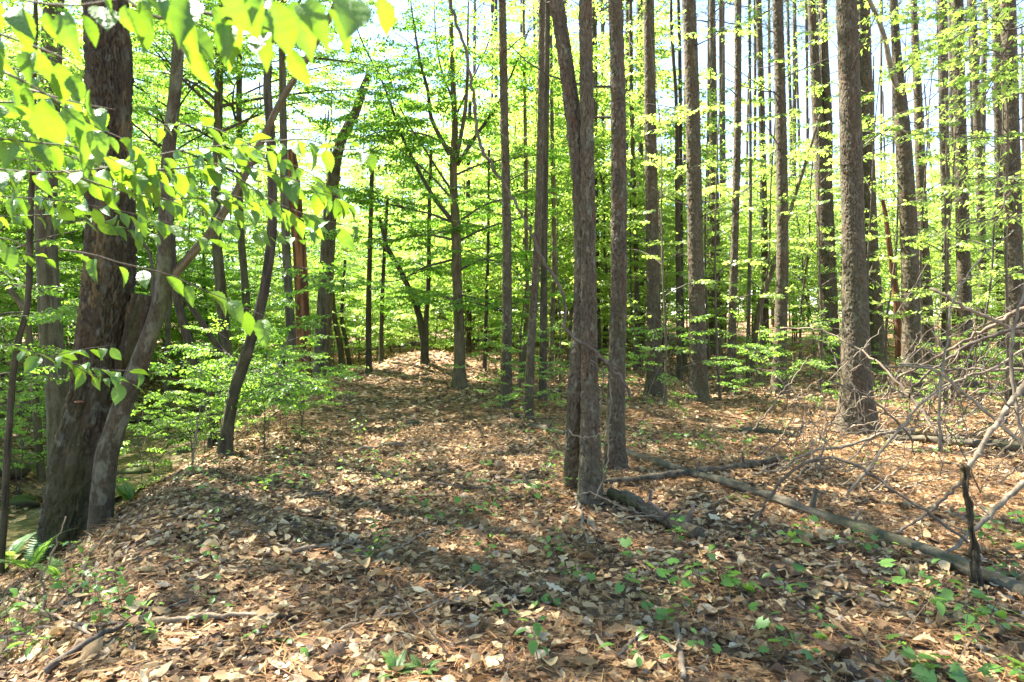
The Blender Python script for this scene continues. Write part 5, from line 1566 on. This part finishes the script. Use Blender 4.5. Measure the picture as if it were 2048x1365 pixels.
for k in range(205):
    u = rs.uniform()
    if u < 0.4: px, py = rs.uniform(1250, 2040), rs.uniform(775, 960)
    elif u < 0.5: px, py = rs.uniform(20, 300), rs.uniform(1100, 1340)
    elif u < 0.6: px, py = rs.uniform(600, 1150), rs.uniform(860, 1150)
    elif u < 0.68: px, py = rs.uniform(1250, 2040), rs.uniform(1080, 1350)
    elif u < 0.8: px, py = rs.uniform(1020, 1300), rs.uniform(790, 1000)
    else: px, py = rs.uniform(240, 760), rs.uniform(870, 1010)
    g = ground_hit(px, py)
    if abs(g[0] - creek_x(g[1])) < 1.0: continue
    seedling(px, py, ['oval', 'star', 'oval', 'grape'][k % 4], int(rs.integers(5, 11)), rs.uniform(0.1, 0.3), rs.uniform(0.045, 0.07), rs, 0.16)

# small leafy shrubs
for k in range(84):
    u = rs.uniform()
    if 17 <= k < 34: continue
    if k < 34: px, y = rs.uniform(1250, 2080), rs.uniform(8.5, 17)
    elif k < 46: px, y = rs.uniform(-60, 330), rs.uniform(8.5, 15)
    elif k < 56: px, y = rs.uniform(1000, 1280), rs.uniform(9, 17)
    elif k < 70: px, y = rs.uniform(380, 620), rs.uniform(7.5, 11)
    else: px, y = rs.uniform(220, 520), rs.uniform(8.5, 14)
    x = (px - CX) / F * y
    if abs(x - creek_x(y)) < 0.8: x -= 1.6
    tm, cm = SHRUB[k % 4]
    o = empty('shrub', (x, y, gz1(x, y)), rs.uniform(0, 6.28), rs.uniform(0.45, 1.0) * (1 if k >= 34 or y > 10 else 0.7))
    link('stem', tm, o); link('crown', cm, o)
    tag(o, None, 'shrub', 'low leafy shrubs under the trees')
    later(o, ('small leafy shrub', 'knee-high leafy shrub')[int(o.scale[0] > 0.62)], x, y)


def fern(px, py, nf, L, rng, label, spread=1.0):
    g = ground_hit(px, py)
    root = empty('fern', g)
    for k in range(nf):
        az = rng.uniform(0, 6.28) if spread > 0.9 else rng.normal(1.57, 1.2)
        el = rng.uniform(0.9, 1.35)
        l = L * rng.uniform(0.7, 1.1)
        pts = limb_path([0, 0, 0], az, el, el - 1.1, l, rng, 6)
        Q, _ = curve(pts, 26)
        mbx = MB()
        tube(mbx, Q, np.linspace(0.003, 0.001, 26), 4)
        T = unit(np.gradient(Q, axis=0))
        Pp, Dd, Nn, Ss = [], [], [], []
        for i in range(4, 26):
            f = i / 25
            sdir = unit(np.cross(T[i], [0, 0, 1.0])); nrm = np.cross(sdir, T[i])
            for sg in (-1, 1):
                Pp.append(Q[i]); Dd.append(sdir * sg + T[i] * 0.25); Nn.append(nrm); Ss.append(l * 0.20 * (1 - f) ** 0.7 * (0.55 + 0.45 * min(1, f * 3)) + 0.008)
        put_leaves(mbx, np.array(Pp), np.array(Dd), np.array(Nn), np.array(Ss), (np.array([[0, 0.06, 0], [0.3, 0.16, .02], [1, 0, -0.05], [0.3, -0.14, .02], [0, -0.06, 0]]), np.array([[0, 1, 2], [0, 2, 4], [4, 2, 3]])), 1)
        link('frond', mbx.mesh('frond', [M['sapling_bark'], M['leaf_low']], smooth=False), root)
    tag(root, label, 'fern', 'ferns on the forest floor')


fern(62, 1150, 5, 0.62, rs, 'tall green fern at the foot of the hollow tree')
fern(118, 1160, 5, 0.26, rs, 'small curling fern right of the tall fern')
fern(790, 1362, 8, 0.13, rs, 'little pale fern at the lower picture edge, left of centre')
fern(845, 1358, 6, 0.12, rs, 'little pale fern beside another, right one of the two')
fern(265, 1010, 5, 0.4, rs, 'fern on the bank just right of the hollow tree')
fern(20, 1120, 5, 0.45, rs, 'green fern by the creek at the left picture edge')

# ------------------------------------------------------------------ overhanging leafy branches near the lens
def near_leaf(k):
    rr = np.random.default_rng(k)
    wd = 0.235 + 0.022 * (k % 4)
    rows = 16
    a, b, f, uv = grid_leaf(lambda t: wd * np.sin(np.pi * np.clip(t, 0, 1) ** 0.80) ** 0.9 * (1 - 0.35 * np.clip(t - 0.72, 0, 1) / 0.28) * (1 + 0.05 * np.where(np.round(t * rows) % 2 == 0, 1, -1)), rows, 2)
    cx, cy_, tw = 0.15 + rr.uniform(0.0, 1.0), -rr.uniform(0.05, 0.6), rr.normal(0, 0.5)
    z = cx * np.abs(b) * 0.8 + cy_ * (a - 0.2) ** 2 + tw * a * b + 0.010 * np.sin((a - np.abs(b) * 0.6) * 2 * math.pi * 11)
    a2 = a + 0.0
    b2 = b + 0.10 * rr.normal() * (a - 0.1) ** 2
    mbx = MB(); mbx.add(np.stack([a2, b2, z], -1), f, 0, None, uv)
    return mbx.mesh('leaf', [M['leaf_near']], smooth=True, uv=True)


NEAR = [near_leaf(k) for k in range(8)]


def euler_from(D, N):
    D = Vector(D).normalized(); N = Vector(N); N = (N - D * N.dot(D)).normalized(); B = N.cross(D)
    from mathutils import Matrix
    return Matrix((D, B, N)).transposed().to_euler()


def near_branch(label, twigs, leaf, rng, hang=0.6, gap=0.045, r=0.004, face=0.0, most=300, jit=1.0):
    """twigs: list of pixel paths with depth (px, py, Y)"""
    p0 = pix(*twigs[0][0])
    root = empty('leafy_branch', p0)
    cnt = 0
    for tw in twigs:
        pts = np.array([pix(*t) for t in tw])
        L = float(np.sum(np.linalg.norm(np.diff(pts, axis=0), axis=1)))
        m = max(8, int(L / 0.04)); Q, _ = curve(pts, m)
        mbx = MB(); tube(mbx, Q, np.linspace(r * 0.6, 0.001, m), 6)
        link('twig', mbx.mesh('twig', [M['sapling_bark']], origin=p0), root)
        n = int(L / gap)
        for a in range(n):
            if cnt >= most: break
            f = (a + 0.5) / n; x = f * (m - 1); i = min(int(x), m - 2)
            o = Q[i] + (Q[i + 1] - Q[i]) * (x - i)
            d = unit(Q[i + 1] - Q[i]); side = unit(np.cross(d, [0, 0, 1.0])) * (1 if a % 2 else -1)
            h = hang * rng.uniform(0.35, 1.25)
            D = d * 0.55 + side * rng.uniform(0.35, 0.9) + np.array([0, 0, -h]) + rng.normal(0, 0.2, 3) * jit
            N = np.array([0, 0, 1.0]) + np.array([0, -face, 0]) + rng.normal(0, 0.33, 3) * jit
            s = leaf * rng.uniform(0.6, 1.15)
            e = o + unit(D) * 0.012
            me = NEAR[int(rng.integers(8))]
            ob = link('leaf', me, root, e - p0)
            ob.rotation_euler = euler_from(D, N)
            ob.scale = (s, s * rng.uniform(0.85, 1.05), s)
            cnt += 1
    tag(root, label, 'branch', 'leafy branches hanging in front of the camera')
    return root


rn = np.random.default_rng(1234)
near_branch('blurred leafy branch hanging from the top left picture edge, nearest the camera', [
    [(-120, -60, 0.95), (40, 0, 0.92), (180, 10, 0.9), (300, -20, 0.9)], [(150, -60, 0.85), (330, -20, 0.85), (470, -5, 0.82), (600, -20, 0.8)], [(420, -90, 0.72), (560, -10, 0.72), (680, -10, 0.72), (770, -40, 0.72)],
    [(-60, 50, 1.0), (60, 90, 1.0), (150, 130, 1.02), (190, 180, 1.05)], [(230, -20, 0.95), (300, 30, 0.95), (380, 50, 0.98), (410, 80, 1.0)], [(-80, 120, 1.05), (20, 150, 1.05), (110, 200, 1.08), (200, 260, 1.1)], [(380, 20, 0.85), (470, 40, 0.84), (540, 60, 0.82), (600, 90, 0.82)]], 0.066, rn, 1.5, 0.027, face=0.9, most=150)
near_branch('leafy branch crossing the hollow tree with many sunlit and glossy leaves', [
    [(-80, 215, 1.5), (40, 205, 1.5), (150, 240, 1.52), (260, 285, 1.55), (330, 330, 1.6)], [(-80, 330, 1.6), (80, 345, 1.6), (220, 335, 1.62), (340, 305, 1.65), (470, 290, 1.7), (560, 300, 1.7)],
    [(200, 335, 1.62), (330, 340, 1.65), (440, 328, 1.7), (560, 350, 1.72), (680, 395, 1.75)], [(60, 180, 1.45), (150, 205, 1.45), (230, 220, 1.5)], [(360, 300, 1.66), (450, 340, 1.7), (560, 410, 1.72), (650, 440, 1.75), (705, 455, 1.76)],
    [(120, 340, 1.6), (230, 380, 1.62), (330, 400, 1.64), (420, 395, 1.68), (500, 420, 1.7)], [(520, 285, 1.68), (620, 280, 1.7), (680, 300, 1.7), (740, 295, 1.7)], [(-60, 270, 1.5), (60, 285, 1.5), (180, 300, 1.55), (300, 360, 1.6)]], 0.064, rn, 0.75, 0.024, face=0.4, most=300, jit=1.7)
near_branch('second layer of leafy twigs hanging behind the sunlit branch', [
    [(-60, 390, 2.3), (100, 400, 2.3), (230, 420, 2.35), (350, 450, 2.4), (420, 480, 2.4)], [(100, 300, 2.2), (260, 350, 2.25), (420, 380, 2.3), (560, 420, 2.4), (640, 455, 2.4)], [(-60, 120, 2.1), (80, 150, 2.1), (170, 190, 2.1)],
    [(300, 250, 2.3), (420, 255, 2.3), (520, 300, 2.3), (640, 360, 2.35), (700, 420, 2.4)], [(-60, 440, 2.5), (60, 430, 2.5), (180, 440, 2.5), (300, 470, 2.5)], [(180, 370, 2.5), (300, 390, 2.5), (420, 430, 2.5), (540, 470, 2.5), (600, 480, 2.5)]], 0.072, rn, 0.7, 0.027, face=0.4, most=300, jit=1.7)
near_branch('shaded leafy twigs left of the hollow tree behind the bright branch', [
    [(-60, 250, 2.6), (60, 265, 2.6), (160, 290, 2.7), (240, 330, 2.7)], [(-60, 330, 2.6), (60, 320, 2.6), (150, 340, 2.7), (260, 370, 2.7)], [(-60, 500, 2.6), (30, 500, 2.6), (90, 520, 2.7)], [(-60, 200, 2.8), (60, 210, 2.8), (150, 240, 2.8)]], 0.072, rn, 0.7, 0.027, face=0.4, most=260, jit=1.7)
near_branch('drooping twig with a row of large leaves across the hollow tree', [
    [(-60, 470, 1.7), (20, 480, 1.7), (60, 500, 1.72)], [(120, 500, 1.75), (180, 508, 1.76), (235, 525, 1.78), (300, 540, 1.8), (345, 552, 1.82), (400, 578, 1.85), (450, 598, 1.87), (500, 620, 1.9), (545, 640, 1.9)]], 0.085, rn, 0.8, 0.055, face=0.5, most=40)
near_branch('small leafy spray in front of the lower hollow trunk', [
    [(20, 690, 3.0), (100, 715, 3.0), (200, 738, 3.0), (285, 742, 3.0)], [(100, 715, 3.0), (160, 700, 2.95), (230, 690, 2.95)], [(140, 728, 3.0), (200, 755, 3.0), (270, 768, 3.0)]], 0.085, rn, 0.6, 0.042, r=0.003, most=60)

# mid-distance sprays reaching in from the left bank
def spray_branch(label, paths, sprays, leafmat, seed, gap=0.3, tmpl=LEAF6, r=0.012, group='leafy branches reaching in over the slope', ss_=(0.45, 0.8), up=-0.05, start=0.1, single=True):
    rr = np.random.default_rng(seed)
    p0 = pix(*paths[0][0])
    root = empty('leafy_branch', p0)
    c = Crown(sprays, rr, 2)
    for pth in paths:
        pts = np.array([pix(*t) for t in pth])
        mbx = MB(); tube(mbx, curve(pts, 16)[0], np.linspace(r, 0.003, 16), 6)
        link('limb', mbx.mesh('limb', [M['limb']], origin=p0), root)
        c.limb(pts, 0, 0, gap, start, ss_, draw=False, up=up)
    if single:                                          # the leaves that show largest are pieces of their own
        A = [np.concatenate(a) for a in c.A]
        vis = (np.abs((A[0][:, 0] / A[0][:, 1]) * F + CX - 1024) < 1060)
        order = np.argsort(-(A[3] / A[0][:, 1]) * vis)
        one = MB(); one.add(*tmpl); me1 = one.mesh('leaf', [M[leafmat]], smooth=False)
        for q_ in order[:300]:
            o_ = link('leaf', me1, root, A[0][q_] - p0)
            o_.rotation_euler = euler_from(A[1][q_], A[2][q_]); o_.scale = (float(A[3][q_]),) * 3
        c.A = [[a[order[300:]]] for a in A]
    lv = link('leaves', c.done(tmpl).mesh('leaves', [M['limb'], M[leafmat]], smooth=False, origin=p0), root)
    tag(lv, kind='stuff')
    tag(root, label, 'branch', group)


spray_branch('tiered leafy branch spreading from the dark leaning tree over the slope', [[(470, 770, 8.6), (400, 740, 8.0), (330, 725, 7.6)], [(478, 745, 8.6), (540, 745, 8.0), (600, 765, 7.5)], [(470, 780, 8.6), (520, 790, 7.8), (560, 800, 7.3)], [(480, 730, 8.6), (440, 700, 8.2), (400, 690, 8.0)], [(465, 800, 8.6), (540, 770, 7.4), (610, 775, 7.0)]], SMALL, 'leaf_beech', 5, 0.16, ss_=(0.7, 1.1))
spray_branch('leafy branch over the creek left of the hollow tree', [[(-60, 640, 6.8), (40, 625, 6.9), (120, 640, 7.0)], [(-60, 700, 6.5), (30, 690, 6.6), (110, 700, 6.7)], [(-40, 560, 7), (60, 575, 7.1), (130, 600, 7.1)], [(-60, 760, 6.8), (30, 745, 6.8), (90, 750, 6.8)]], SMALL, 'leaf_beech', 6, 0.18, ss_=(0.8, 1.3))
spray_branch('leafy branch hanging low before the peeled trunk', [[(700, 560, 12), (640, 570, 11.5), (570, 600, 11)], [(690, 620, 12), (630, 640, 11.5), (580, 660, 11)], [(560, 690, 10.5), (610, 720, 10.3), (650, 745, 10.2)], [(530, 540, 10.5), (600, 535, 10.4), (660, 560, 10.3)]], SPRAYS, 'leaf_beech', 7, 0.3, ss_=(0.5, 0.8))
spray_branch('sunlit branch of star shaped leaves in the top right corner', [[(2120, 30, 4.6), (2020, 60, 4.7), (1940, 60, 4.8), (1880, 95, 4.9)], [(2110, 90, 4.6), (2040, 110, 4.7), (1960, 110, 4.8)], [(2120, -10, 4.8), (2000, 5, 4.9), (1930, 20, 5)]], SMALL, 'leaf_pale', 8, 0.16, STAR, 0.006, ss_=(0.9, 1.3))
spray_branch('branch of narrow pale leaves reaching in at the right picture edge', [[(2120, 270, 5), (2030, 280, 5.1), (1950, 275, 5.2), (1900, 265, 5.3)], [(2110, 350, 5), (2040, 360, 5.1), (2000, 355, 5.2)], [(2120, 420, 5.4), (2050, 430, 5.5), (1990, 440, 5.6)], [(2110, 170, 5.2), (2030, 190, 5.3), (1960, 200, 5.5)]], SMALL, 'leaf_pale', 9, 0.2, NARROW, 0.006, ss_=(0.9, 1.3))

settle_labels()
